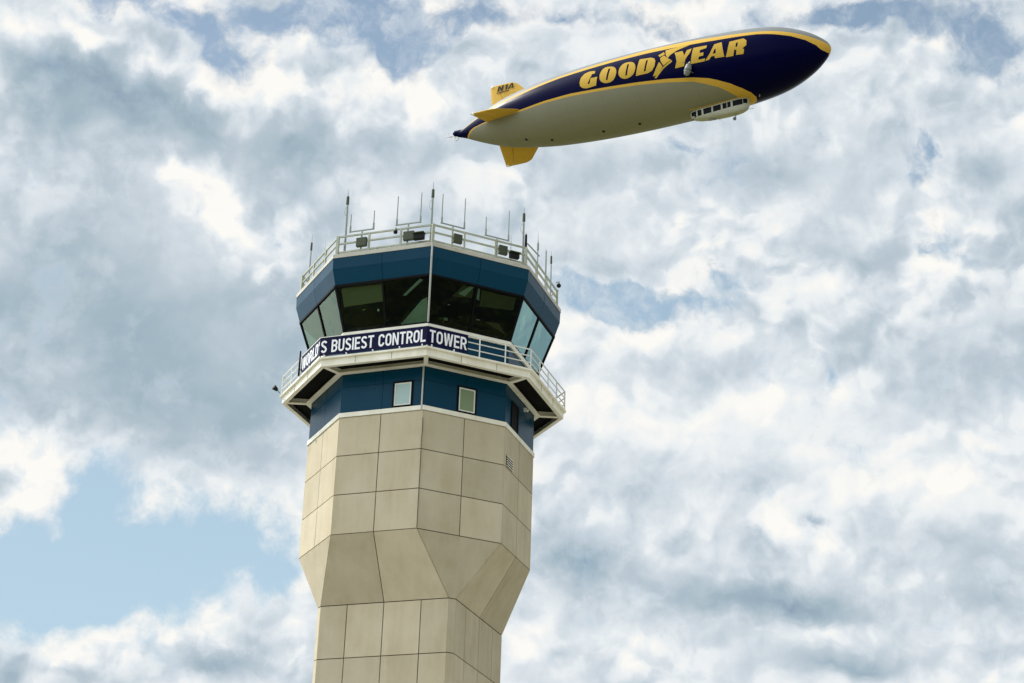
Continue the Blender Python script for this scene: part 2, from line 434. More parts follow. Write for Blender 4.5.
# octagon: three rows, two columns a face
hr = (Z3 - Z2) / 3
for k in range(8):
    for i in range(3):
        zb, zt = Z2 + hr * i, Z2 + hr * (i + 1)
        for c in range(2):
            a, b_ = ov(RS, zb, k), ov(RS, zb, k + 1)
            p0, p1 = lerp(a, b_, c * .5), lerp(a, b_, c * .5 + .5)
            up = Vector((0, 0, zt - zb))
            slab(mb, [p0, p1, p1 + up, p0 + up], [GAP, GAP if c == 0 else .008, GAP, .008 if c == 0 else GAP], TH, O3)
mb.build('shaft', [M['concrete'], M['joint']], T)

# --- white band on top of the concrete
mb = MB(); ring(mb, [(RS + .05, Z3 + .006), (RS + .05, 32.03), (RS - .12, 32.03), (RS - .12, Z3 + .006)])
mb.build('trim_band', M['white'], T)

# --- blue storey below the balcony
RW = RS - .02
mb = MB(); ring(mb, [(RW - .06, 31.9), (RW - .06, 34.1)], 1, close=False)
for k in range(8):
    s_ = 2 * S8 * RW
    for c in range(2):
        for z0, z1 in ((32.032, 33.25), (33.25, 34.10)):
            t0, t1 = -s_ / 2 + c * s_ / 2, c * s_ / 2
            slab(mb, [fp(k, RW, t0, z0), fp(k, RW, t1, z0), fp(k, RW, t1, z1), fp(k, RW, t0, z1)],
                 [.008, .008 if c == 0 else .002, .008, .002 if c == 0 else .008], .04, O3)
mb.build('upper_wall', [M['blue'], M['seam']], T)
def wall_window(k, t0, t1, z0, z1, pm, label=None):
    mb = MB(); w = .075
    for a, b_, c, d in ((t0, t1, z0, z0 + w), (t0, t1, z1 - w, z1), (t0, t0 + w, z0 + w, z1 - w), (t1 - w, t1, z0 + w, z1 - w)):
        q = [fp(k, RW, a, c, .004), fp(k, RW, b_, c, .004), fp(k, RW, b_, d, .004), fp(k, RW, a, d, .004)]
        mb.prism(q, fn(k)[0] * .05)
    o = mb.build('window', M['black'], T)
    if label: o['label'] = label
    mb = MB(); a0, a1, c0, c1 = t0 + w, t1 - w, z0 + w, z1 - w; w2 = .06
    for a, b_, c, d in ((a0, a1, c0, c0 + w2), (a0, a1, c1 - w2, c1), (a0, a0 + w2, c0 + w2, c1 - w2), (a1 - w2, a1, c0 + w2, c1 - w2)):
        q = [fp(k, RW, a, c, .005), fp(k, RW, b_, c, .005), fp(k, RW, b_, d, .005), fp(k, RW, a, d, .005)]
        mb.prism(q, fn(k)[0] * .03)
    mb.build('sash', M['rail'] if pm is not M['black'] else M['black'], o)
    mb = MB(); mb.prism([fp(k, RW, a0 + w2, c0 + w2, .006), fp(k, RW, a1 - w2, c0 + w2, .006), fp(k, RW, a1 - w2, c1 - w2, .006), fp(k, RW, a0 + w2, c1 - w2, .006)], fn(k)[0] * .012)
    mb.build('pane', pm, o)
wall_window(1, .50, 1.44, 32.05, 33.26, M['pane_light'], 'small window with a pale blue pane')
wall_window(2, -.40, .53, 32.05, 33.30, M['pane_green'], 'small window with a green pane')
wall_window(3, -1.24, -.30, 32.05, 33.36, M['black'])
wall_window(6, -.45, .45, 32.05, 33.30, M['pane_green'])
mb = MB(); q = fp(3, RW, .51, 33.60); n = fn(3)[0]
mb.bar(q, q + n * .12, .10, .16); mb.ball(q + n * .16 + Vector((0, 0, -.05)), .07, 6)
mb.build('wall_lamp', M['rail'], T)

# --- louvre in the concrete
mb = MB(); z0, z1, t0, t1 = 30.10, 30.60, -1.72, -.86
mb.prism([fp(3, RS, t0, z0, .004), fp(3, RS, t1, z0, .004), fp(3, RS, t1, z1, .004), fp(3, RS, t0, z1, .004)], fn(3)[0] * .01, 1)
for i in range(5):
    z = z0 + .03 + i * .11
    mb.bar(fp(3, RS, t0, z, .04), fp(3, RS, t1, z, .04), .025, .03, mi=0)
mb.build('vent_louver', [M['white'], M['black']], T)

# --- lightning conduit down the near corner
mb = MB(); n = ov(1, 0, 2)
pts = [n * (RS + .02) + Vector((.022 * math.sin(z * 4.1) * max(0, z - 29.8) / 1.8, 0, z)) for z in [31.45 - .15 * i for i in range(34)]]
for a, b_ in zip(pts, pts[1:]): mb.tube(a, b_, .018, n=6)
mb.build('lightning_cable', M['joint'], T)
mb = MB()
mb.tube(n * (RW + .05) + Vector((-.08, 0, 31.85)), n * (RW + .05) + Vector((-.08, 0, 34.05)), .04)
mb.build('conduit', M['conduit'], T)

# --- balcony
B = MB()
ring(B, [(6.475, 33.81), (6.475, 34.13), (6.60, 34.13), (6.60, 34.21), (5.1, 34.21), (5.1, 34.17), (6.40, 34.17), (6.40, 33.86), (6.28, 33.86), (6.28, 33.81)])
mb = B
for k in range(8):
    for t in (-.85, .85):
        q = fp(k, 6.475, t, 33.83, .002)
        mb.prism([q, q + fn(k)[1] * .03, q + fn(k)[1] * .03 + Vector((0, 0, .29)), q + Vector((0, 0, .29))], fn(k)[0] * .012, 1)
bal = B.build('balcony', [M['white'], M['beam']], T)
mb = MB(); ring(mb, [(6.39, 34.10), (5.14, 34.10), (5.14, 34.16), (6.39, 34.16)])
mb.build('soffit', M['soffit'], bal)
mb = MB(); ring(mb, [(5.15, 33.86), (5.15, 33.905), (5.20, 33.905), (5.20, 34.095), (5.26, 34.095), (5.26, 33.905), (5.42, 33.905), (5.42, 33.86)])
mb.build('inner_beam', M['white'], bal)
for k in range(8):
    mb = MB(); n = ov(1, 0, k)
    mb.bar(n * 5.27 + Vector((0, 0, 33.998)), n * 6.385 + Vector((0, 0, 33.998)), .07, .19)
    mb.bar(n * 5.30 + Vector((0, 0, 33.875)), n * 6.375 + Vector((0, 0, 33.875)), .19, .05)
    mb.build('radial_beam', M['white'], bal)
mb = MB(); RR = 6.52
for k in range(8):
    half = S8 * RR
    for i in range(4):
        t = -half + i * half / 2
        p = fp(k, RR, t, 34.212)
        mb.tube(p, p + Vector((0, 0, .94)), .03, n=8)
    for z in (34.52, 34.84, 35.155):
        mb.tube(ov(RR, z, k), ov(RR, z, k + 1), .026 if z < 35 else .032, n=8)
mb.build('railing', M['rail'], bal)

# --- cab: low wall, sill, glass, sloping fascia, parapet
mb = MB(); RC = 5.20
ring(mb, [(RC - .06, 34.215), (RC - .06, 35.7)], 1, close=False)
for k in range(8):
    s_ = 2 * S8 * RC
    for c in range(2):
        t0, t1 = -s_ / 2 + c * s_ / 2, c * s_ / 2
        slab(mb, [fp(k, RC, t0, 34.216), fp(k, RC, t1, 34.216), fp(k, RC, t1, 35.66), fp(k, RC, t0, 35.66)], [.004, .008, .004, .004], .04, O3)
mb.build('cab_wall', [M['blue'], M['seam']], T)
mb = MB(); ring(mb, [(RC + .10, 35.64), (RC + .10, 35.86), (RC - .05, 35.88), (RC - .05, 35.64)])
mb.build('window_sill', M['white'], T)
ZS, ZH, RS0, RH = 35.87, 37.95, 5.21, 5.956
for k in range(8):
    for c in range(2):
        a0, b0 = ov(RS0, ZS, k), ov(RS0, ZS, k + 1); a1, b1 = ov(RH, ZH, k), ov(RH, ZH, k + 1)
        q = [lerp(a0, b0, c * .5), lerp(a0, b0, c * .5 + .5), lerp(a1, b1, c * .5 + .5), lerp(a1, b1, c * .5)]
        mb = MB(); qq, nn = inset(q, .05); mb.poly(qq); mb.build('window_pane', M['glass'], T)
mb = MB()
for k in range(8):
    a0, b0 = ov(RS0, ZS, k), ov(RS0, ZS, k + 1); a1, b1 = ov(RH, ZH, k), ov(RH, ZH, k + 1)
    nrm = (b0 - a0).cross(a1 - a0).normalized()
    mb.bar(a0 * 1.0, a1, .10, .10, up=fn(k)[0] + fn(k - 1)[0])
    mb.bar(lerp(a0, b0, .5), lerp(a1, b1, .5), .09, .10, up=fn(k)[0])
    mb.bar(lerp(a0, a1, .975), lerp(b0, b1, .975), .10, .12, up=fn(k)[0])
    mb.bar(lerp(a0, a1, .02), lerp(b0, b1, .02), .08, .08, up=fn(k)[0])
mb.build('mullion', M['black'], T)
mb = MB()
ring(mb, [(RH - .04, ZH), (6.20 - .06, 38.65), (6.226 - .06, 39.18)], 1, close=False)
for k in range(8):
    for r0, z0, r1, z1 in ((RH + .03, ZH, 6.206, 38.65), (6.206, 38.652, 6.226, 39.18)):
        a0, b0 = ov(r0, z0, k), ov(r0, z0, k + 1); a1, b1 = ov(r1, z1, k), ov(r1, z1, k + 1)
        for c in range(2):
            q = [lerp(a0, b0, c * .5), lerp(a0, b0, c * .5 + .5), lerp(a1, b1, c * .5 + .5), lerp(a1, b1, c * .5)]
            slab(mb, q, [.002, .010 if c == 0 else .003, .002, .003 if c == 0 else .010], .03, O3)
ring(mb, [(RH - .05, ZH - .004), (RH + .03, ZH - .004)], 1, close=False)
mb.build('parapet', [M['blue'], M['seam']], T)
mb = MB(); ring(mb, [(6.25, 39.184), (6.25, 39.37), (5.9, 39.37), (5.9, 39.184)])
mb.build('coping', M['coping'], T)
mb = MB(); mb.prism([ov(5.95, 39.2, k) for k in range(8)], (0, 0, .10)); mb.build('roof_deck', M['roof'], T)
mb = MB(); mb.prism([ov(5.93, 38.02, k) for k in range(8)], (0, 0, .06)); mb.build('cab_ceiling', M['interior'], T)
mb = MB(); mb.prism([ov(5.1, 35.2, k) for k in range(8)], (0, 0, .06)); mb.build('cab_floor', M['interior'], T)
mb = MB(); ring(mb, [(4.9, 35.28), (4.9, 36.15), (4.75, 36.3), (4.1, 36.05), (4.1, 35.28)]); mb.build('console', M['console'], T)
for k in (0, 2, 4, 6):
    mb = MB(); a = ov(2.6, 0, k)
    mb.bar(a + Vector((0, 0, 38.0)), a + Vector((0, 0, 37.75)), .06); mb.bar(a + Vector((-.45, 0, 37.6)), a + Vector((.45, 0, 37.6)), .5, .3)
    mb.build('ceiling_monitor', M['console'], T)
# pale slanted panel and dark bar just inside the near left pane
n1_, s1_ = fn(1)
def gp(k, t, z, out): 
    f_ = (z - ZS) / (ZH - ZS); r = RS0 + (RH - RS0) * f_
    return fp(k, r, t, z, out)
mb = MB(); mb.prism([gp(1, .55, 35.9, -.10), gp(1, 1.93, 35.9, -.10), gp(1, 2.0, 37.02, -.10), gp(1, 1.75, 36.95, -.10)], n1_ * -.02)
mb.build('pale_panel', M['pale_piece'], T)
mb = MB(); mb.bar(gp(1, .48, 35.9, -.06), gp(1, 1.72, 37.02, -.06), .05); mb.build('panel_bar', M['console'], T)
def inner(name, k, pts, m, d=-.14):  # thin slabs added inside the glass, shaped as its reflected streaks and patches
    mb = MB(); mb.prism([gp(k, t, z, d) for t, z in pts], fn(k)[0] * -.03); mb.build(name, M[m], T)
inner('reflection_patch', 1, [(-2.0, 37.05), (-.12, 37.10), (-.10, 37.84), (-2.08, 37.84)], 'olive')
inner('reflection_streak', 1, [(.85, 37.25), (.98, 37.22), (1.85, 37.80), (1.70, 37.86)], 'pale_piece')
inner('reflection_patch', 2, [(-1.05, 37.30), (-.10, 37.42), (-.10, 37.86), (-.60, 37.86)], 'olive')
inner('reflection_streak', 2, [(-.80, 37.45), (-.45, 37.40), (-.12, 37.86), (-.30, 37.86)], 'pale_piece', -.10)
inner('reflection_streak', 2, [(.10, 37.40), (.24, 37.36), (.18, 37.86), (.06, 37.86)], 'pale_piece', -.10)
inner('reflection_patch', 2, [(.32, 37.15), (1.95, 37.30), (2.0, 37.84), (.30, 37.84)], 'olive')
inner('reflection_wedge', 2, [(.75, 36.55), (1.35, 36.62), (1.80, 36.20), (1.25, 36.38)], 'olive')
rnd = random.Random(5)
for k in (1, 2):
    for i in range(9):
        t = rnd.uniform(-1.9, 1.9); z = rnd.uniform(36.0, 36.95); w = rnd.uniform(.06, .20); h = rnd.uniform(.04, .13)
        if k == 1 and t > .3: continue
        inner('glass_speck', k, [(t, z), (t + w, z + .02), (t + w, z + h), (t, z + h)], rnd.choice(['olive', 'pale_piece', 'olive']), -.2)  # random slabs added behind the glass for its small specks
mb = MB(); c = ov(1, 0, 2)
for a, b_ in (((6.27, 39.3), (6.27, 38.65)), ((6.27, 38.65), (6.06, 37.95)), ((6.06, 37.95), (5.33, 35.9))):
    mb.tube(c * a[0] + Vector((0, 0, a[1])), c * b_[0] + Vector((0, 0, b_[1])), .045)
mb.build('conduit', M['conduit'], T)
mb = MB(); RR2 = 6.02
for k in range(8):
    half = S8 * RR2
    for i in range(3):
        t = -half + i * half * 2 / 3; p = fp(k, RR2, t, 39.372)
        w = .12 if i == 0 else .08
        mb.bar(p, p + Vector((0, 0, 1.0)), w, w, up=fn(k)[0])
    for z in (39.55, 39.98, 40.34):
        a, b_ = ov(RR2, z, k), ov(RR2, z, k + 1)
        mb.bar(a, b_, .07, .07)
mb.build('roof_railing', M['roofrail'], T)

# ------------------------------------------------------------------ the long sign on the balcony rail
def strip(path, w, closed=False):
    """outline of one stroke of constant width with mitred joints; straight top and bottom ends"""
    n = len(path); V = []; F = []
    for i in range(n):
        p = Vector(path[i])
        a = Vector(path[i - 1]) if (i or closed) else None; b = Vector(path[(i + 1) % n]) if (i < n - 1 or closed) else None
        d1 = (p - a).normalized() if a is not None else None; d2 = (b - p).normalized() if b is not None else None
        d1 = d1 or d2; d2 = d2 or d1
        n1 = Vector((-d1.y, d1.x)); n2 = Vector((-d2.y, d2.x)); m = (n1 + n2)
        m = m / max(.25, (1 + n1.dot(n2)))
        V += [p + m * w / 2, p - m * w / 2]
    for i in range(n if closed else n - 1):
        j = (i + 1) % n; F.append((2 * i, 2 * i + 1, 2 * j + 1, 2 * j))
    return V, F
def arc(cx, cy, rx, ry, a0, a1, n=8): return [(cx + rx * math.cos(R(a0 + (a1 - a0) * i / n)), cy + ry * math.sin(R(a0 + (a1 - a0) * i / n))) for i in range(n + 1)]
def glyph(ch, s):
    """capitals of a narrow bold grotesque, one unit tall: (width, [(path, closed), ...], [polygons])"""
    h = s / 2; w = .56; r = w - h
    oval = arc(w / 2, 1 - .30, w / 2 - h, .30 - h, 0, 180, 8) + arc(w / 2, .30, w / 2 - h, .30 - h, 180, 360, 8)
    if ch == 'O': return w, [(oval, True)], []
    if ch == 'C': return w, [(arc(w / 2, .70, w / 2 - h, .30 - h, 0, 180, 8) + arc(w / 2, .30, w / 2 - h, .30 - h, 180, 360, 8), False)], []
    if ch == 'U': return w, [([(h, 1)] + arc(w / 2, .28, w / 2 - h, .28 - h, 180, 360, 8) + [(r, 1)], False)], []
    if ch == 'S': return w, [(arc(w / 2, .745, w / 2 - h, .255 - h, 15, 200, 8) + [(w * .30, .575), (w * .70, .445)] + arc(w / 2, .265, w / 2 - h, .265 - h, 15, -165, 8), False)], []
    if ch == 'D': return w, [([(h, h)] + arc(w / 2 - .02, .30, w / 2 - h + .02, .30 - h, -90, 0, 6) + arc(w / 2 - .02, .70, w / 2 - h + .02, .30 - h, 0, 90, 6) + [(h, 1 - h)], True)], []
    if ch == 'I': return s, [([(h, 0), (h, 1)], False)], []
    if ch == '1': return .36, [([(.36 - h, 0), (.36 - h, 1)], False)], [[(0, .62), (.36 - s - .002, .74), (.36 - s - .002, .92), (0, .78)]]
    if ch == 'L': return .48, [([(h, 1), (h, h), (.48, h)], False)], []
    if ch == 'T': return .54, [([(0, 1 - h), (.54, 1 - h)], False), ([(.27, 0), (.27, 1 - s - .001)], False)], []
    if ch == 'E': return .50, [([(.50, 1 - h), (h, 1 - h), (h, h), (.50, h)], False), ([(s + .001, .51), (.46, .51)], False)], []
    if ch == 'R' or ch == 'B':
        yb = .46 if ch == 'R' else .53
        bowl = [(h, yb)] + arc(w / 2, (yb + 1 - h) / 2, w / 2 - h, (1 - h - yb) / 2, -90, 90, 8) + [(h, 1 - h)]
        if ch == 'R':
            return w, [([(h, 0), (h, 1 - h), ] + bowl[::-1][1:-1] + [(s + .001, yb)], False)], [[(w * .50, yb - h - .001), (w * .50 + s * .9, yb - h - .001), (w + .03, 0), (w - s * .85, 0)]]
        low = arc(w / 2, (yb + h) / 2, w / 2 - h, (yb - h) / 2, -90, 82, 8)
        return w, [(bowl, True), ([(h, yb - h - .001), (h, h)] + low[:-1], False)], []
    if ch == 'N': return .58, [([(h, 0), (h, 1)], False), ([(.58 - h, 0), (.58 - h, 1)], False)], [[(s + .001, 1), (s + .001, .66), (.58 - s - .001, 0), (.58 - s - .001, .34)]]
    if ch == 'W':
        W = .84; t = s * 1.02
        return W, [], [[(0, 1), (t, 1), (.30, .26), (.235, 0), (.15, 0)], [(.239, 0), (.31, 0), (.42, .60), (.42, 1), (.335, 1), (.302, .25)],
                       [(.424, 1), (.424, .60), (.53, 0), (.60, 0), (.54, .25), (.505, 1)], [(.604, 0), (.69, 0), (W, 1), (W - t, 1), (.544, .25)]]
    if ch == 'A': return .60, [], [[(0, 0), (s, 0), (.30, .72), (.30, 1), (.20, 1)], [(.302, 1), (.302, .72), (.60 - s, 0), (.60, 0), (.40, 1)], [(s + .05, .20), (.60 - s - .05, .20), (.60 - s - .09, .35), (s + .09, .35)]]
    if ch == "'": return s, [([(h, .68), (h, 1)], False)], []
    return .26, [], []
def stroke_text(body, width, height, s=.158):
    V = []; F = []; x = 0
    for ch in body:
        w, paths, polys = glyph(ch, s)
        for path, closed in paths:
            v, f = strip(path, s, closed); b = len(V); V += [(x + p.x, p.y) for p in v]; F += [tuple(i + b for i in q) for q in f]
        for q in polys:
            b = len(V); V += [(x + px, py) for px, py in q]; F.append(tuple(range(b, b + len(q))))
        x += w + .085
    k = width / (x - .085)
    return [(px * k, py * height) for px, py in V], F
BR = 6.58
sign = empty('banner_sign', 'long navy banner with white capitals hung along the balcony railing', 'banner', tuple(fp(1, BR, 0, 34.25)))
inv = Matrix.Translation(-Vector(sign.location))
half = S8 * BR
mb = MB()
for k, t0, t1 in ((0, .20, half), (1, -half, half), (2, -half, -.60)):
    q = [fp(k, BR, t0, 34.27), fp(k, BR, t1, 34.27), fp(k, BR, t1, 35.13), fp(k, BR, t0, 35.13)]
    mb.prism([inv @ p for p in q], fn(k)[0] * .012)
mb.build('banner_sheet', M['vinyl'], sign)
mb = MB()
for k, body, t0, t1 in ((0, "WORLD'", .30, half - .06), (1, 'S BUSIEST CONTROL', -half + .05, half - .06), (2, 'TOWER', -half + .10, -.66)):
    V, F = stroke_text(body, t1 - t0, .59)
    mb.mesh([inv @ fp(k, BR, t0 + x, 34.395 + y, .018) for x, y in V], F)
mb.build('lettering', M['letter'], sign)
mb = MB()
for k, t0, t1 in ((0, .20, half), (1, -half, half), (2, -half, -.60)):
    mb.bar(inv @ fp(k, BR, t0, 35.15, .005), inv @ fp(k, BR, t1, 35.15, .005), .035)
mb.build('hem_rail', M['rail'], sign)
for k, ts in ((0, (.35, 1.25)), (1, (-2.3, -1.25, 0, 1.25, 2.3)), (2, (-2.3, -1.25))):
    for t in ts:
        mb = MB(); mb.bar(inv @ fp(k, BR, t, 34.30, .016), inv @ fp(k, BR, t + .02, 34.20, .016), .05); mb.build('tie', M['letter'], sign)

# ------------------------------------------------------------------ things on the roof and the railings
RA = 5.75; DECK = 39.302
def whip(name, label, k, t, z1, r=.035, tip=.5, collar=False, loop=False, mt='alu', z0=DECK, lean=0.0):
    base = fp(k, RA, t, z0)
    o = empty(name, label, 'antenna', tuple(base), 0, 'whip antennas on the tower roof')
    h = z1 - z0; mb = MB()
    d = Vector((lean, 0, 0))
    mb.tube((0, 0, 0), d * .5 + Vector((0, 0, h * .55)), r * 1.15, r, 8); mb.tube(d * .5 + Vector((0, 0, h * .55)), d + Vector((0, 0, h - tip)), r, r * .8, 8)
    mb.build('mast', M[mt], o)
    mb = MB(); mb.tube(d + Vector((0, 0, h - tip)), d + Vector((0, 0, h)), r * .45, r * .2, 6); mb.build('tip', M[mt], o)
    mb = MB(); mb.tube((0, 0, 0), (0, 0, .05), .10, .10, 10); mb.build('base_plate', M['conduit'], o)
    if collar:
        mb = MB(); mb.tube(d + Vector((0, 0, h - tip - .38)), d + Vector((0, 0, h - tip + .02)), r * 1.45, r * 1.25, 8); mb.build('collar', M['box'], o)
    if loop:
        mb = MB(); L = [Vector((-.02 - .12 * math.sin(math.pi * i / 8), 0, h - tip - .45 - .6 * i / 8)) for i in range(9)]
        for a, b_ in zip(L, L[1:]): mb.tube(a, b_, .010, n=5)
        mb.build('feed_loop', M['thin'], o)
    return o
whip('whip_antenna', 'dark whip antenna standing alone at the far left roof edge', 0, -2.15, 42.55, .035, .45, True)
whip('whip_antenna', 'faint hair thin whip behind the left slanting roof rail', 0, -.15, 41.55, .016, .6, mt='thin')
whip('whip_antenna', 'tall dark mast at the left front corner, beside the lowest twin antenna', 1, -2.06, 42.85, .05, .35, True, True, lean=-.03)
whip('whip_antenna', 'tallest mast rising from the near corner of the roof rail', 1, 2.10, 42.68, .05, .42, True, True)
whip('whip_antenna', 'short pale whip between the rightmost twin antenna and the right front corner', 2, 1.66, 40.95, .018, .3, mt='thin')
whip('whip_antenna', 'tall dark mast at the right front corner of the roof rail', 2, 2.27, 42.55, .05, .35, True, True)
whip('whip_antenna', 'stubby thick black antenna touching the mast at the right front corner', 2, 2.41, 41.25, .065, .1, mt='blackbox')
o = whip('whip_antenna', 'thin whip held out on a horizontal arm past the right front corner', 3, .10, 42.45, .03, .5)
mb = MB(); h = 41.2 - DECK; tv = fn(3)[1]
mb.tube(-tv * 1.5 + Vector((0, 0, h - .15)), tv * .22 + Vector((0, 0, h + .05)), .035, n=8); mb.build('side_arm', M['alu'], o)
mb = MB(); mb.tube((0, 0, h + .25), (0, 0, h + .6), .055, n=8); mb.build('collar', M['alu'], o)
whip('whip_antenna', 'plain grey whip on the right slanting rail next to the black dome', 3, 1.32, 42.1, .045, .1)
whip('whip_antenna', 'rightmost whip antenna with a dark collar above the black dome', 3, 2.12, 42.4, .035, .3, True)

def twin(label, k, tL, tR, zb, zt, ts, tb, hb=.5, stem_z=39.372):
    """two vertical dipoles on one crossbar, a stem and a radio box"""
    o = empty('twin_antenna', label, 'antenna', tuple(fp(k, 5.86, ts, DECK)), 0, 'twin antennas along the front roof rail')
    b0 = Vector(o.location); P = lambda t, z, out=0: fp(k, 5.86, t, z, out) - b0
    mb = MB(); mb.bar(P(tL, zb - .03), P(tR, zb - .03), .05); mb.build('crossbar', M['alu'], o)
    mb = MB(); mb.tube(P(ts, DECK), P(ts, zb - .05), .045, n=8); mb.build('stem', M['roofrail'], o)
    for t, zz in ((tL, zt[0]), (tR, zt[1])):
        mb = MB(); mb.tube(P(t, zb - .05), P(t, zb + .28), .052, .045, 8); mb.tube(P(t, zb + .28), P(t, zz), .028, .022, 8)
        mb.build('dipole', M['alu'], o)
    mb = MB(); a, c = tb, tb + hb
    q = [P(a, 39.70, .10), P(c, 39.70, .10), P(c, 40.13, .10), P(a, 40.13, .10)]
    mb.prism(q, fn(k)[0] * .18); mb.build('radio_box', M['box'], o, bevel=.02)
    return o
twin('lowest twin antenna, its box on the rail left of the black camera', 1, -1.81, -.67, 40.65, (41.52, 41.55), -1.22, -1.36)
twin('tall twin antenna just left of the tallest mast, above two boxes', 1, .46, 1.60, 40.68, (42.12, 42.15), 1.03, .92)
twin('tall twin antenna just right of the tallest mast', 2, -1.85, -.74, 40.65, (42.08, 42.15), -1.30, -1.33, .42)
t4 = twin('rightmost twin antenna, its two uprights of unequal length', 2, .33, 1.47, 40.60, (41.50, 42.10), .91, .92, .42)

def flood(label, k, t0, t1, z0, z1):
    b0 = fp(k, 6.12, (t0 + t1) / 2, z0); o = empty('roof_floodlight', label, 'floodlight', tuple(b0), 0, 'black floodlights on the roof rail')
    P = lambda t, z, out=0: fp(k, 6.12, t, z, out) - b0
    mb = MB(); mb.prism([P(t0, z0), P(t1, z0), P(t1, z1), P(t0, z1)], fn(k)[0] * .22); mb.build('housing', M['blackbox'], o, bevel=.03)
    mb = MB(); mb.prism([P(t0 - .03, z1 + .004), P(t1 + .03, z1 + .004), P(t1 + .03, z1 + .04), P(t0 - .03, z1 + .04)], fn(k)[0] * .30); mb.build('visor', M['box'], o)
    mb = MB(); mb.bar(P((t0 + t1) / 2, z0 + .1, -.12), P((t0 + t1) / 2, z0 + .1, -.004), .06); mb.build('bracket', M['alu'], o)
flood('black floodlight box on the rail left of the tallest mast', 1, 1.48, 1.98, 39.58, 39.85)
flood('black floodlight box on the rail near the right front corner', 2, 1.40, 1.86, 39.56, 39.80)

def dome(label, k, t, z, r=.13):
    b0 = fp(k, 6.16, t, z); o = empty('dome_camera', label, 'camera', tuple(b0), 0, 'black dome cameras on the roof rail')
    mb = MB(); mb.ball((0, 0, 0), r, 8); mb.build('dome', M['blackbox'], o, smooth=True)
    mb = MB(); n = fn(k)[0]; mb.tube(Vector((0, 0, r * .7)), Vector((0, 0, r + .1)), .04, n=8); mb.tube(Vector((0, 0, r + .08)), -n * .14 + Vector((0, 0, r + .08)), .03, n=8); mb.build('bracket', M['alu'], o)
dome('small black dome camera on the front left roof rail', 1, .55, 40.16, .10)
dome('black dome camera under the rightmost whip', 3, 2.22, 40.55, .11)
# lamp and pole on the left end of the balcony
b0 = ov(6.62, 34.75, 0); o = empty('balcony_floodlight', 'small round floodlight sticking out from the left corner of the balcony railing', 'floodlight', tuple(b0))
d = Vector((-.85, -.35, .10)).normalized()
mb = MB(); mb.tube((0, 0, -.42), d * .16 + Vector((0, 0, -.28)), .03, n=8); mb.build('arm', M['alu'], o)
mb = MB(); c = d * .18 + Vector((0, 0, -.28)); mb.tube(c + Vector((.05, .03, -.04)), c + Vector((-.12, -.08, .07)), .07, .13, 12); mb.build('lamp_head', M['blackbox'], o)
b0 = fp(0, 6.66, .10, 34.22); o = empty('rail_pole', 'dark upright pole clamped at the left end of the navy banner', 'pole', tuple(b0))
mb = MB(); mb.tube((0, 0, 0), (0, 0, 1.2), .05, .035, 8); mb.build('pole', M['blackbox'], o)
mb = MB(); mb.bar((0, 0, .3), -fn(0)[0] * .14 + Vector((0, 0, .3)), .06); mb.build('clamp', M['alu'], o)
# ------------------------------------------------------------------ airship
NOSE = Vector((67.584, 193.424, 183.837)); TAIL = Vector((3.011, 231.574, 183.837))
AX = (NOSE - TAIL).normalized(); rz = math.atan2(AX.y, AX.x)
A = empty('airship', 'navy and yellow airship with a grey belly flying nose first to the right', 'airship', tuple((NOSE + TAIL) / 2 - Vector((0, 0, 9.4))), rz)
OFF = Vector((-37.5, 0, 9.4))                       # airship coordinates: s from the tail, up from the hull axis
PROF = [(0.0, 0.1), (0.85, 0.42), (2.54, 0.99), (4.65, 1.99), (6.33, 2.74), (8.42, 3.58), (11.74, 4.69), (17.08, 5.75), (21.34, 6.37), (26.36, 6.79), (30.72, 7.05), (35.63, 7.22), (40.86, 7.27), (48.11, 7.22), (53.74, 7.06), (59.29, 6.72), (62.95, 6.35), (65.85, 5.85), (67.83, 5.25), (69.98, 4.36), (71.59, 3.52), (72.65, 2.80), (73.72, 1.95), (74.43, 1.25), (74.87, 0.55), (75.0, 0.0)]
def interp(tab, x):
    if x <= tab[0][0]: return tab[0][1]
    for (a, b), (c, d) in zip(tab, tab[1:]):
        if x <= c: return b + (d - b) * (x - a) / (c - a)
    return tab[-1][1]
def smooth_tab(tab, x, w):
    n = 9; s = 0; ws = 0
    for i in range(-n, n + 1):
        g = math.exp(-(i / n * 1.8) ** 2); s += g * interp(tab, min(75, max(0, x + w * i / n))); ws += g
    return s / ws
def rad(s):
    w = min(3.0, .5 * s, .55 * (75 - s))
    return smooth_tab(PROF, s, w) if w > .02 else interp(PROF, s)
def hp(s, th, out=0.0):                             # hull point; th in degrees up from the starboard side
    r = rad(s) + out; return Vector((s, -r * math.cos(R(th)), r * math.sin(R(th)))) + OFF
U_HI = [(0, 30), (9, 24), (17, 26), (25, 33), (37, 38), (43, 42), (51, 38), (56, 33.5), (60, 32), (65.6, 29.5), (69.2, 28), (71.6, 25), (73.8, 21), (75, 20)]
U_LO = [(0, 25), (9, 18), (17, 20), (25, 27), (37, 29), (43, 29.5), (51, 26), (56, 24), (63.6, 22.5), (66, 20.0), (69.3, 15), (71.6, 6.0), (73.1, -10.5), (74.2, -50), (74.6, -89), (75, -90)]
L_HI = [(0, -90), (3.0, -90), (3.6, -50), (4.4, -26), (5.3, -17.5), (7.6, -14.6), (17.2, -14.5), (22.5, -11.5), (27.8, -11.3), (35.7, -15.8), (41.4, -19.4), (46.9, -24.3), (51.6, -30.6), (54.4, -37), (55.8, -42.3), (57.8, -51.8), (59.6, -64.8), (60.7, -77), (61.05, -90), (75, -90)]
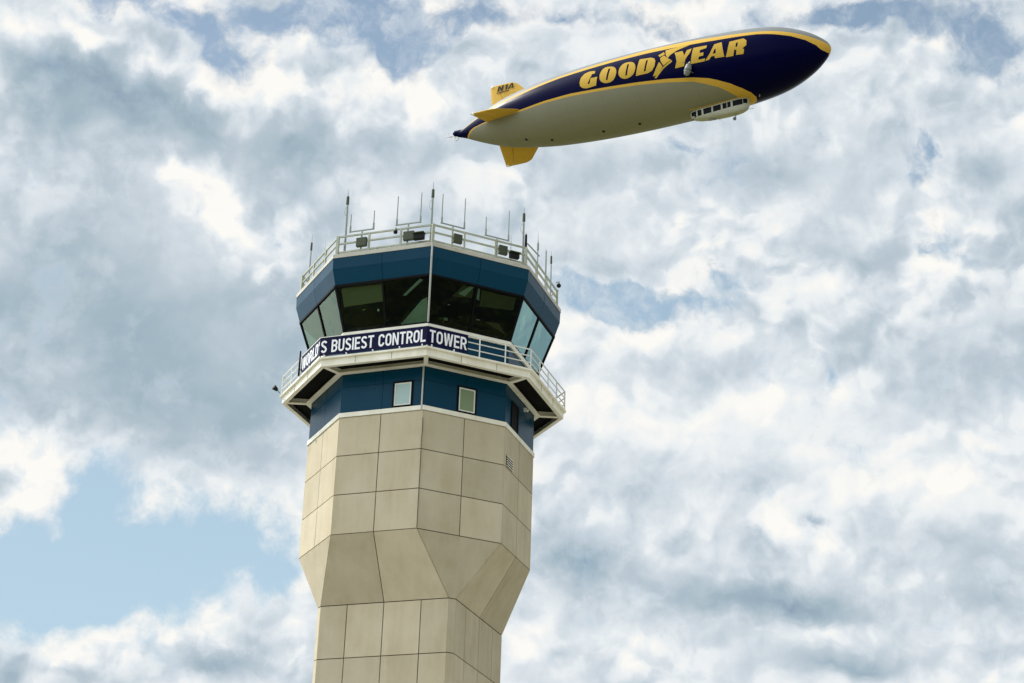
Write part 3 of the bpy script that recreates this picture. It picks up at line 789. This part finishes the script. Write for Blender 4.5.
L_LO = [(0, -90), (3.3, -90), (3.9, -54), (4.8, -30), (5.8, -20.5), (7.6, -17.5), (17.2, -17.5), (22.5, -15.2), (27.7, -15.4), (35.6, -19.6), (41.3, -23.4), (46.8, -29.2), (51.4, -36.4), (53.2, -42.4), (55.7, -53.4), (57.0, -63.8), (58.0, -75), (58.5, -90), (75, -90)]
st = sorted(set([round(.25 * i, 3) for i in range(0, 20)] + [round(5 + .6 * i, 3) for i in range(0, 75)] + [round(49.5 + .12 * i, 3) for i in range(0, 100)] + [round(61.5 + .35 * i, 3) for i in range(0, 28)] + [round(71 + .12 * i, 3) for i in range(0, 30)] + [74.6, 74.7, 74.78, 74.85, 74.91, 74.95, 74.98, 74.995]))
seg = [(10, 0), (4, 1), (16, 2), (4, 1), (12, 3)]
def ring_angles(s):
    f = lambda t: smooth_tab(t, s, .5)
    uh, ul = interp(U_HI, s), interp(U_LO, s); lh, ll = (interp(L_HI, s), interp(L_LO, s))
    lh = min(lh, ul); ll = min(ll, lh)
    if s > 74: uh = max(uh, ul)
    cuts = [90, uh, ul, lh, ll, -90]; out = [90.0]
    for (n, _), a, b in zip(seg, cuts, cuts[1:]): out += [a + (b - a) * (i + 1) / n for i in range(n)]
    return out
NA = sum(n for n, _ in seg)
mi = [m for n, m in seg for _ in range(n)]
mb = MB(); V = []; F = []; FM = []
for s in st:
    an = ring_angles(s)
    row = [hp(s, t) for t in an] + [hp(s, 180 - t) for t in an[1:-1][::-1]]
    V += row
W = 2 * NA
for j in range(len(st) - 1):
    for i in range(W):
        F.append((j * W + i, j * W + (i + 1) % W, (j + 1) * W + (i + 1) % W, (j + 1) * W + i))
        FM.append(mi[i] if i < NA else mi[W - 1 - i])
b = len(mb.v); mb.v += [tuple(p) for p in V]; mb.f += F; mb.m += FM
mb.f.append(tuple(range(W))); mb.m.append(2)

def hull(name, base, rough, sp=.4, seams=.0):
    m = mat(name, base, rough, spec=sp); nt = m.node_tree; b = nt.nodes['Principled BSDF']
    tc = nd(nt, 'ShaderNodeTexCoord'); mp = nd(nt, 'ShaderNodeMapping'); mp.inputs['Scale'].default_value = (.25, 1, 1); nt.links.new(tc.outputs['Object'], mp.inputs[0])
    n1 = noise(nt, mp.outputs[0], .8, 5, .6)
    c = mix(nt, mth(nt, 'MULTIPLY', n1.outputs[0], .35), base, tuple(x * .72 for x in base))
    sx = nd(nt, 'ShaderNodeSeparateXYZ'); nt.links.new(tc.outputs['Object'], sx.inputs[0])
    q = mth(nt, 'FRACT', mth(nt, 'MULTIPLY', sx.outputs[0], .28)); q = mth(nt, 'LESS_THAN', q, .018)
    c = mix(nt, mth(nt, 'MULTIPLY', q, seams), c, tuple(x * .45 for x in base))
    nt.links.new(c, b.inputs['Base Color'])
    bp = nd(nt, 'ShaderNodeBump'); bp.inputs['Strength'].default_value = .12; bp.inputs['Distance'].default_value = .12
    nt.links.new(n1.outputs[0], bp.inputs['Height']); nt.links.new(bp.outputs[0], b.inputs['Normal'])
    return m
M['silver'] = hull('hull_silver_grey', (.20, .21, .21), .5, .3, .2)
M['yellow'] = hull('hull_yellow', (.66, .40, .065), .55, .08, 0)
M['navy'] = hull('hull_navy', (.0008, .0014, .030), .28, .035, .3)
M['belly'] = hull('hull_belly_grey', (.25, .243, .185), .6, .12, .3)
M['gold'] = mat('letter_gold', (.54, .345, .055), .6, spec=.05)
M['cabin'] = weather(mat('cabin_white', (.42, .42, .36), .45), .4, 1.2, (1, 1, 1), (.6, .6, .5))
M['darkglass'] = mat('cabin_glass', (.003, .004, .006), .25, spec=.06)
M['engine'] = weather(mat('engine_grey', (.24, .25, .23), .45), .5, 2.0, (1, 1, 1), (.4, .4, .35))
M['prop'] = mat('propeller_dark', (.05, .05, .05), .4)
M['navlight'] = mat('pale_light_cover', (.85, .85, .82), .25)
env = mb.build('envelope', [M['silver'], M['yellow'], M['navy'], M['belly']], A, smooth=True, weld=True)

# --- lettering and emblem painted on the starboard flank
def paint(mb, outer, holes=(), out=.035):
    sc_ = .122                                       # metres per degree round the hull
    P2 = [Vector((a, b * sc_, 0)) for a, b in outer]; loops = [P2] + [[Vector((a, b * sc_, 0)) for a, b in h] for h in holes]
    flat = [p for L in loops for p in L]
    todo = [tuple(flat[i] for i in t) for t in tessellate_polygon(loops)]
    while todo:
        a, b, c = todo.pop()
        e = [((a - b).length, 0), ((b - c).length, 1), ((c - a).length, 2)]; l, w = max(e)
        if l > .45:
            if w == 0: m = (a + b) / 2; todo += [(a, m, c), (m, b, c)]
            elif w == 1: m = (b + c) / 2; todo += [(a, b, m), (a, m, c)]
            else: m = (c + a) / 2; todo += [(a, b, m), (m, b, c)]
        else: mb.poly([hp(p.x, p.y / sc_, out) for p in (a, b, c)])
def round_off(L, n=2):
    for _ in range(n):
        o = []
        for (a, b), (c, d) in zip(L, L[1:] + L[:1]): o += [(.75 * a + .25 * c, .75 * b + .25 * d), (.25 * a + .75 * c, .25 * b + .75 * d)]
        L = o
    return L
mb = MB()
paint(mb, GLYPHS['G']); paint(mb, round_off(GLYPHS['O1']), [GLYPHS['o1']]); paint(mb, round_off(GLYPHS['O2']), [GLYPHS['o2']])
paint(mb, GLYPHS['D'], [GLYPHS['d']]); paint(mb, GLYPHS['Y']); paint(mb, GLYPHS['E']); paint(mb, GLYPHS['A'], [GLYPHS['a']]); paint(mb, GLYPHS['R'], [GLYPHS['r']])
mb.build('lettering', M['gold'], A, smooth=True)
mb = MB()
for w in ('w1', 'w2', 'w3', 'w4', 'w5'): paint(mb, GLYPHS[w])
mb.build('emblem', M['gold'], A, smooth=True)

# --- fins
def fin(th, reg=False, dx=0.0):
    dr = Vector((0, -math.cos(R(th)), math.sin(R(th)))); dn = Vector((1, 0, 0)).cross(dr)
    lv = [2.2, 3.5, 5.0, 6.3, 7.5, 8.5, 8.8, 8.97]
    lead = [(2.2, 18.4), (5.0, 16.6), (6.3, 15.5), (8.5, 13.2), (8.8, 12.5), (8.97, 11.9)]
    trail = [(2.2, 8.25), (5, 7.95), (8.97, 7.55)]
    def build(c0, c1, name, parent):
        V = []; n = 9; rows = []
        for r in lv:
            a, b = interp(trail, r), interp(lead, r); tk = .42 * (1 - .55 * (r - 2.2) / 6.8)
            if r > 8.9: tk *= .3
            up = []; lo = []
            for i in range(n):
                u = c0 + (c1 - c0) * i / (n - 1); x = a + (b - a) * u
                h = tk * max(.04, (1 - (2 * (u ** .8) - 1) ** 2)) ** .6
                up.append(dr * r + dn * h + Vector((x + dx, 0, 0)) + OFF); lo.append(dr * r - dn * h + Vector((x + dx, 0, 0)) + OFF)
            rows.append(up + lo[::-1])
        mb = MB(); W = 2 * n; v = [p for q in rows for p in q]
        f = [(j * W + i, j * W + (i + 1) % W, (j + 1) * W + (i + 1) % W, (j + 1) * W + i) for j in range(len(lv) - 1) for i in range(W)]
        mb.mesh(v, f + [tuple(range(W)), tuple(range((len(lv) - 1) * W, len(lv) * W))])
        return mb.build(name, M['yellow'], parent)
    fo = build(.305, 1.0, 'fin', A); build(0.0, .295, 'rudder', fo)
    mb = MB(); c = dr * 8.75 + Vector((interp(trail, 8.75) + dx + .5, 0, 0)) + OFF; mb.ball(c, .30, 7)
    mb.build('fin_light', M['navlight'], fo)
    if reg:
        for sg in (-1, 1):
            mb = MB(); V, F = stroke_text('N1A', 3.5, 1.15, .20)
            if sg < 0: pt = lambda x, y: dr * (7.25 + y + .03 * x) + Vector((9.25 + x + .25 * y, 0, 0)) - dn * sg * .47
            else: pt = lambda x, y: dr * (7.25 + y) + Vector((12.75 - x - .25 * y, 0, 0)) - dn * sg * .47
            mb.mesh([pt(x, y) + OFF for x, y in V], F)
            q = [(0, -.42), (2.6, -.42), (2.6, -.22), (0, -.22)]; mb.poly([pt(x, y) + OFF for x, y in q])
            mb.build('registration', M['blackbox'], fo)
fin(90, True); fin(-150); fin(-13, dx=.75)

# --- cabin
def rb(s): return rad(s)
GS = [(48.75, 7.75, .45), (48.95, 8.15, .72), (49.5, 8.5, .95), (50.5, 8.8, 1.08), (52, 9.02, 1.15), (54, 9.15, 1.18), (56, 9.2, 1.18), (57.5, 9.15, 1.14), (58.5, 9.0, 1.02), (59.2, 8.75, .78), (59.55, 8.45, .5), (59.75, 8.1, .22)]
def gsec(s):
    bot = interp([(a, b) for a, b, c in GS], s); hw = interp([(a, c) for a, b, c in GS], s); return rb(s) - .35, bot, hw
def gpnt(s, ph, out=0):
    top, bot, hw = gsec(s); cs, sn = math.cos(ph), math.sin(ph)
    y = hw * abs(cs) ** .55 * (1 if cs > 0 else -1); z = -(top + (bot - top) * abs(sn) ** .75)
    return Vector((s, -y * (1 + out / max(hw, .2)), z)) + OFF
mb = MB(); V = []; n = 24; ss = [a for a, b, c in GS]
ss = sorted(set(ss + [48.8 + .5 * i for i in range(21)]))
for s in ss: V += [gpnt(s, math.pi * i / n) for i in range(n + 1)]
W = n + 1
F = [(j * W + i, j * W + i + 1, (j + 1) * W + i + 1, (j + 1) * W + i) for j in range(len(ss) - 1) for i in range(n)]
mb.mesh(V, F + [tuple(range(W)), tuple(range((len(ss) - 1) * W, len(ss) * W))])
gon = mb.build('cabin', M['cabin'], A, smooth=True)
def side_y(s, z, sg):
    top, bot, hw = gsec(s); sn = min(1, max(0, (-z - top) / (bot - top))) ** (1 / .75); cs = math.sqrt(max(0, 1 - sn * sn))
    return -sg * (hw * cs ** .55 + .02)
def cwin(s0, s1, d0, d1, sg, name='window', m='darkglass'):
    mb = MB(); n = 6; V = []
    for i in range(n + 1):
        s = s0 + (s1 - s0) * i / n; t = rb(s)
        for j in range(4):
            z = -(t + d0 + (d1 - d0) * j / 3); V.append(Vector((s, side_y(s, z, sg), z)) + OFF)
    mb.mesh(V, [(i * 4 + j, i * 4 + j + 1, (i + 1) * 4 + j + 1, (i + 1) * 4 + j) for i in range(n) for j in range(3)])
    mb.build(name, M[m], gon)
for sg in (1, -1):
    for s0, s1 in ((49.15, 50.0), (50.4, 51.05), (51.55, 52.95), (53.4, 54.75), (55.2, 55.85), (56.1, 56.6), (57.1, 58.75), (58.95, 59.5)):
        cwin(s0 - .06, s1 + .06, .16, 1.22 if s0 < 58 else 1.05, sg)
    mb = MB(); V = []
    for i in range(25):
        s = 49 + 10.0 * i / 24
        V += [hp(s, -90 + sg * 0 + (10.2 if sg > 0 else -10.2), .02), hp(s, -90 + (12.0 if sg > 0 else -12.0), .02)]
    mb.mesh(V, [(2 * i, 2 * i + 1, 2 * i + 3, 2 * i + 2) for i in range(24)]); mb.build('trim_stripe', M['yellow'], A)
mb = MB(); mb.tube(Vector((57.3, 0, -9.1)) + OFF, Vector((57.1, 0, -9.75)) + OFF, .10, n=8); mb.tube(Vector((57.1, -.14, -9.75)) + OFF, Vector((57.1, .14, -9.75)) + OFF, .10, n=8)
lg = mb.build('landing_gear', M['engine'], gon)
mb = MB(); mb.tube(Vector((56.95, -.12, -10.0)) + OFF, Vector((56.95, .12, -10.0)) + OFF, .30, n=16); mb.build('wheel', M['prop'], lg)
for a, b_, r_ in (((53, -.4, -9.05), (52.6, -.4, -9.7), .05), ((53.9, .2, -9.05), (54.2, .2, -9.55), .04), ((59.4, 0, -8.7), (60.6, 0, -8.75), .035)):
    mb = MB(); mb.tube(Vector(a) + OFF, Vector(b_) + OFF, r_, n=6); mb.build('aerial', M['engine'], gon)
mb = MB(); mb.tube(Vector((52.2, 0, -8.95)) + OFF, Vector((53.4, 0, -9.3)) + OFF, .3, .12, 10); mb.build('step_fairing', M['engine'], gon)
# belly fittings
for s, th in ((21.4, -83.5), (31.9, -83.5), (39.1, -83.2), (16.4, -75)):
    mb = MB(); p = hp(s, th, .02); mb.ball(p, .28, 6, .7); mb.build('belly_fitting', M['blackbox'], A)
for s, th, o_, r_ in ((16.3, -76, .7, .06), (61.8, -86.9, .45, .12)):
    mb = MB(); mb.tube(hp(s, th, -.1), hp(s, th, o_), r_, n=6); mb.build('belly_aerial', M['engine'], A)

# --- side engines on pylons
def engine(th, sg):
    c = hp(51.2, th, 1.0); d = Vector((0.30, -.10 * sg, .95)).normalized()
    rdir = (hp(51.2, th, 1) - hp(51.2, th, 0)).normalized()
    mb = MB(); L = [(-1.15, .18), (-1.0, .42), (-.5, .60), (.2, .62), (.8, .50), (1.05, .36)]
    for (a, r0), (b, r1) in zip(L, L[1:]): mb.tube(c + d * a, c + d * b, r0, r1, 16)
    e = mb.build('engine', M['engine'], A, smooth=False)
    mb = MB(); mb.tube(hp(51.2, th, -.2), c, .22, .18, 10); mb.bar(hp(51.8, th - 5, -.1), c, .08); mb.build('pylon', M['engine'], e)
    mb = MB(); mb.tube(c + d * .92, c + d * 1.05, .40, .44, 16); mb.tube(c + d * -.2, c + d * -.05, .645, .645, 16); mb.build('intake_ring', M['prop'], e)
    mb = MB(); mb.tube(c + d * 1.05, c + d * 1.55, .26, .05, 12)
    pr = mb.build('spinner', M['navlight'], e)
    x = d.orthogonal().normalized(); y = d.cross(x)
    for i in range(3):
        a = R(20 + 120 * i); u = x * math.cos(a) + y * math.sin(a); w = d.cross(u)
        mb = MB(); p0 = c + d * 1.2
        mb.prism([p0 + u * .1 - w * .05, p0 + u * .8 - w * .10, p0 + u * 1.45 - w * .04, p0 + u * 1.45 + w * .04, p0 + u * .8 + w * .10, p0 + u * .1 + w * .05], d * .035)
        mb.build('blade', M['prop'], e)
engine(-20, 1); engine(200, -1)
# --- stern engine
mb = MB(); q = lambda s, y, z: Vector((s, y, z)) + OFF
mb.tube(q(2.2, 0, .15), q(.3, 0, .45), .75, .55, 14); mb.tube(q(.3, 0, .45), q(-.2, 0, .45), .55, .22, 14)
e = mb.build('stern_engine', M['navy'], A)
mb = MB(); mb.tube(q(-.2, 0, .0), q(-1.5, 0, -.05), .05, n=6); mb.build('drive_shaft', M['engine'], e)
for i in range(3):
    a = R(15 + 120 * i); u = Vector((0, math.cos(a), math.sin(a))); w = Vector((1, 0, 0)).cross(u); p0 = q(-.9, 0, 0)
    mb = MB(); mb.prism([p0 + u * .05 - w * .04, p0 + u * .9 - w * .09, p0 + u * .9 + w * .09, p0 + u * .05 + w * .04], Vector((.04, 0, 0))); mb.build('blade', M['navlight'], e)
mb = MB(); n = 18; c = q(.55, 0, -.72)
P = [c + Vector((.42 * math.cos(2 * math.pi * i / n), 0, .42 * math.sin(2 * math.pi * i / n))) for i in range(n)]
for a, b_ in zip(P, P[1:] + P[:1]): mb.bar(a, b_, .07, .25, up=(0, 1, 0))
mb.build('side_thruster', M['navlight'], e)
mb = MB(); mb.bar(hp(8.3, -150, 0.0) + Vector((0, 0, -.1)), hp(9.8, -150, .2), .35, .45); mb.build('tail_fitting', M['blackbox'], A)

# ------------------------------------------------------------------ sky, sun, camera
SUN_AZ, SUN_EL = R(-68), R(50)                      # azimuth clockwise from +Y
sd = Vector((math.sin(SUN_AZ) * math.cos(SUN_EL), math.cos(SUN_AZ) * math.cos(SUN_EL), math.sin(SUN_EL)))
W_ = bpy.data.worlds.new('World'); sc.world = W_; W_.use_nodes = True
W_.cycles.sampling_method = 'MANUAL'; W_.cycles.sample_map_resolution = 512
nt = W_.node_tree; nt.nodes.clear()
out = nd(nt, 'ShaderNodeOutputWorld'); bg = nd(nt, 'ShaderNodeBackground'); nt.links.new(bg.outputs[0], out.inputs[0])
STR = .10; bg.inputs[1].default_value = STR
sky = nd(nt, 'ShaderNodeTexSky', sky_type='NISHITA'); sky.sun_disc = False; sky.sun_elevation = SUN_EL; sky.sun_rotation = SUN_AZ
sky.air_density = 1.2; sky.dust_density = 1.5; sky.ozone_density = 1.0
tc = nd(nt, 'ShaderNodeTexCoord'); dirv = tc.outputs['Generated']
# ragged edges: bend the direction a little with three scales of noise
def warped(v, items):
    for scale, amp, det in items:
        w = noise(nt, v, scale, det, .6).outputs['Color']
        w = vmth(nt, 'SUBTRACT', w, (.5, .5, .5)).outputs[0]
        w = vmth(nt, 'SCALE', w, sc_=amp).outputs[0]
        v = vmth(nt, 'ADD', v, w).outputs[0]
    return v
dw = warped(dirv, [(14, .05, 3), (45, .022, 5)])
c24, s24 = math.cos(R(24)), math.sin(R(24))
def chart(v):
    dz = mth(nt, 'MAXIMUM', vmth(nt, 'DOT_PRODUCT', v, (0, c24, s24)).outputs['Value'], .25)
    a = mth(nt, 'DIVIDE', vmth(nt, 'DOT_PRODUCT', v, (100, 0, 0)).outputs['Value'], dz)
    b = mth(nt, 'DIVIDE', vmth(nt, 'DOT_PRODUCT', v, (0, -100 * s24, 100 * c24)).outputs['Value'], dz)
    cx = nd(nt, 'ShaderNodeCombineXYZ'); nt.links.new(a, cx.inputs[0]); nt.links.new(b, cx.inputs[1]); return cx.outputs[0]
ch = chart(dw)
def field(ch, blobs, base):
    acc = base
    for a, b, rx, ry, rot, v in blobs:
        mp = nd(nt, 'ShaderNodeMapping', vector_type='TEXTURE')
        mp.inputs['Location'].default_value = (a, b, 0); mp.inputs['Rotation'].default_value = (0, 0, R(rot)); mp.inputs['Scale'].default_value = (rx, ry, 1)
        nt.links.new(ch, mp.inputs[0])
        gr = nd(nt, 'ShaderNodeTexGradient', gradient_type='QUADRATIC_SPHERE'); nt.links.new(mp.outputs[0], gr.inputs[0])
        acc = mth(nt, 'MULTIPLY_ADD', gr.outputs['Fac'], v, acc)
    return acc
cover = field(ch, [(a, b, rx, ry, r, v * 1.9) for a, b, rx, ry, r, v in COVER], .30)
LUMA += [(116, -15, 60, 40, 0, -.36), (-116, -15, 60, 40, 0, .22)]     # unseen cloud banks added to tune what the side panes mirror
luma = field(ch, [(a, b, rx, ry, r, v * 2.0) for a, b, rx, ry, r, v in LUMA], 0.0)
# billows: fractal cells (cauliflower heads) blended with fractal noise, lit from the upper left
def heap(v):
    vo = nd(nt, 'ShaderNodeTexVoronoi', feature='F1', voronoi_dimensions='3D', normalize=True)
    vo.inputs['Scale'].default_value = 15; vo.inputs['Detail'].default_value = 3; vo.inputs['Roughness'].default_value = .42
    nt.links.new(v, vo.inputs['Vector'])
    n = noise(nt, v, 13, 7, .50)
    return mth(nt, 'MULTIPLY_ADD', vo.outputs['Distance'], -1.0, mth(nt, 'MULTIPLY_ADD', n.outputs[0], .8, .32))
db = warped(dirv, [(18, .035, 3), (90, .006, 4)])
h0 = heap(db)
h1 = heap(vmth(nt, 'ADD', db, (-.0045, 0, .0080)).outputs[0])
rel = mth(nt, 'SUBTRACT', h0, h1)
fine = noise(nt, warped(dirv, [(30, .02, 3)]), 48, 9, .62).outputs[0]
big = noise(nt, warped(dirv, [(9, .06, 3)]), 10, 4, .5).outputs[0]
den = mth(nt, 'ADD', cover, mth(nt, 'MULTIPLY_ADD', h0, 1.2, -.24))
den = mth(nt, 'ADD', den, mth(nt, 'MULTIPLY_ADD', fine, 1.9, -.95))
al = nd(nt, 'ShaderNodeMapRange', interpolation_type='SMOOTHSTEP'); nt.links.new(den, al.inputs[0]); al.inputs[1].default_value = -.52; al.inputs[2].default_value = .46
calm = mth(nt, 'SUBTRACT', 1.0, field(ch, CALM, 0.0), clamp=True)
lum = mth(nt, 'ADD', luma, .655)
soft = nd(nt, 'ShaderNodeMapRange', interpolation_type='SMOOTHSTEP'); nt.links.new(mth(nt, 'MULTIPLY_ADD', noise(nt, dirv, 8, 2, .5).outputs[0], .5, luma), soft.inputs[0]); soft.inputs[1].default_value = .02; soft.inputs[2].default_value = .42; soft.inputs[3].default_value = .15; soft.inputs[4].default_value = 1.0
lum = mth(nt, 'ADD', lum, mth(nt, 'MULTIPLY', mth(nt, 'MULTIPLY', rel, mth(nt, 'MULTIPLY', soft.outputs[0], calm)), 2.7))
lum = mth(nt, 'ADD', lum, mth(nt, 'MULTIPLY_ADD', h0, .34, -.075))
lum = mth(nt, 'ADD', lum, mth(nt, 'MULTIPLY', mth(nt, 'MULTIPLY_ADD', big, .30, -.15), calm))
huge = noise(nt, warped(dirv, [(5, .08, 3)]), 4.5, 2, .5).outputs[0]
lum = mth(nt, 'ADD', lum, mth(nt, 'MULTIPLY_ADD', huge, .26, -.13))
# lobes: a crisp sunlit upper edge that falls off into a shaded body
def step(x, a, b):
    m = nd(nt, 'ShaderNodeMapRange', interpolation_type='SMOOTHSTEP'); nt.links.new(x, m.inputs[0]); m.inputs[1].default_value = a; m.inputs[2].default_value = b; return m.outputs[0]
hx = mth(nt, 'ADD', h0, mth(nt, 'MULTIPLY_ADD', fine, .22, -.11))
lobe = mth(nt, 'SUBTRACT', mth(nt, 'MULTIPLY', step(hx, .24, .33), .17), mth(nt, 'MULTIPLY', step(hx, .33, .62), .17))
lobe = mth(nt, 'ADD', mth(nt, 'MULTIPLY', lobe, mth(nt, 'MULTIPLY_ADD', step(rel, -.02, .06), 1.1, .1)), -.03)
lum = mth(nt, 'ADD', lum, mth(nt, 'MULTIPLY', lobe, mth(nt, 'MULTIPLY', soft.outputs[0], calm)))
lum = mth(nt, 'ADD', lum, mth(nt, 'MULTIPLY', mth(nt, 'MULTIPLY_ADD', fine, .40, -.20), soft.outputs[0]))
rim = nd(nt, 'ShaderNodeMapRange', interpolation_type='SMOOTHSTEP'); nt.links.new(den, rim.inputs[0]); rim.inputs[1].default_value = .65; rim.inputs[2].default_value = .15; rim.inputs[3].default_value = 0; rim.inputs[4].default_value = .14
lum = mth(nt, 'ADD', lum, rim.outputs[0])
k = 1 / STR
def lin(r, g, b_): return tuple((((x / 255 + .055) / 1.055) ** 2.4) for x in (r, g, b_))
lum = mth(nt, 'MULTIPLY_ADD', lum, 1.14, -.215)
cl = ramp(nt, lum, [(.04, lin(142, 162, 182)), (.27, lin(165, 185, 197)), (.45, lin(190, 203, 213)), (.60, lin(213, 222, 229)), (.77, lin(234, 239, 242)), (1.0, lin(253, 251, 246))])
cl = vmth(nt, 'SCALE', cl, sc_=k).outputs[0]
# clear sky: the physical sky, whitened by thin haze lower down
dz = nd(nt, 'ShaderNodeSeparateXYZ'); nt.links.new(dirv, dz.inputs[0])
hz = nd(nt, 'ShaderNodeMapRange'); nt.links.new(dz.outputs[2], hz.inputs[0]); hz.inputs[1].default_value = .56; hz.inputs[2].default_value = .26; hz.inputs[3].default_value = .30; hz.inputs[4].default_value = .95
wn = noise(nt, warped(dirv, [(16, .05, 4)]), 34, 9, .66).outputs[0]
wi = nd(nt, 'ShaderNodeMapRange', interpolation_type='SMOOTHSTEP'); nt.links.new(wn, wi.inputs[0]); wi.inputs[1].default_value = .42; wi.inputs[2].default_value = .70; wi.inputs[4].default_value = .62
wm = nd(nt, 'ShaderNodeMapRange', interpolation_type='SMOOTHSTEP'); nt.links.new(dz.outputs[2], wm.inputs[0]); wm.inputs[1].default_value = .33; wm.inputs[2].default_value = .46
alpha = mth(nt, 'MAXIMUM', al.outputs[0], mth(nt, 'MULTIPLY', wi.outputs[0], wm.outputs[0]))
hzw = mix(nt, hz.outputs[0], sky.outputs[0], tuple(x * k for x in lin(185, 213, 231)))
final = mix(nt, alpha, hzw, cl)
# added fill: unseen sky to the left and round the sun is brightened
sidev = vmth(nt, 'DOT_PRODUCT', dirv, (-.97, -.24, 0)).outputs['Value']
bk = nd(nt, 'ShaderNodeMapRange', interpolation_type='SMOOTHSTEP'); nt.links.new(sidev, bk.inputs[0]); bk.inputs[1].default_value = .12; bk.inputs[2].default_value = .80; bk.inputs[3].default_value = 1.0; bk.inputs[4].default_value = SKY_FILL
gs = nd(nt, 'ShaderNodeMapRange', interpolation_type='SMOOTHSTEP'); nt.links.new(vmth(nt, 'DOT_PRODUCT', dirv, tuple(sd)).outputs['Value'], gs.inputs[0]); gs.inputs[1].default_value = .80; gs.inputs[2].default_value = 1.0; gs.inputs[3].default_value = 0.0; gs.inputs[4].default_value = 2.2
mult = mth(nt, 'ADD', bk.outputs[0], gs.outputs[0])
mv = nd(nt, 'ShaderNodeCombineXYZ')
for i in range(3): nt.links.new(mult, mv.inputs[i])
final = vmth(nt, 'MULTIPLY', final, mv.outputs[0]).outputs[0]
nt.links.new(final, bg.inputs[0])

L = bpy.data.lights.new('sun', 'SUN'); L.energy = SUN_E; L.angle = R(.5); L.color = (1, .95, .86)
so = bpy.data.objects.new('sun', L); col.objects.link(so); so.rotation_euler = sd.to_track_quat('Z', 'Y').to_euler()

cd = bpy.data.cameras.new('camera'); cam = bpy.data.objects.new('camera', cd); col.objects.link(cam)
fw = Vector((0.04534588, 0.91154023, 0.40870301)); rt = Vector((0.9974678, -0.06375312, 0.03152041)); up = Vector((-0.05478822, -0.40623877, 0.91212297))
mw = Matrix((rt, up, -fw)).transposed().to_4x4(); mw.translation = Vector((0, -79.99539, 1.7)); cam.matrix_world = mw
cd.sensor_fit = 'HORIZONTAL'; cd.sensor_width = 36; cd.lens = 1870.52 / 1024 * 36; cd.clip_start = .5; cd.clip_end = 30000
sc.camera = cam
sc.view_settings.view_transform = 'Standard'; sc.view_settings.look = 'None'; sc.view_settings.exposure = 0; sc.view_settings.gamma = 1
sc.render.film_transparent = False
sc.cycles.max_bounces = 8; sc.cycles.transparent_max_bounces = 16; sc.cycles.use_denoising = True
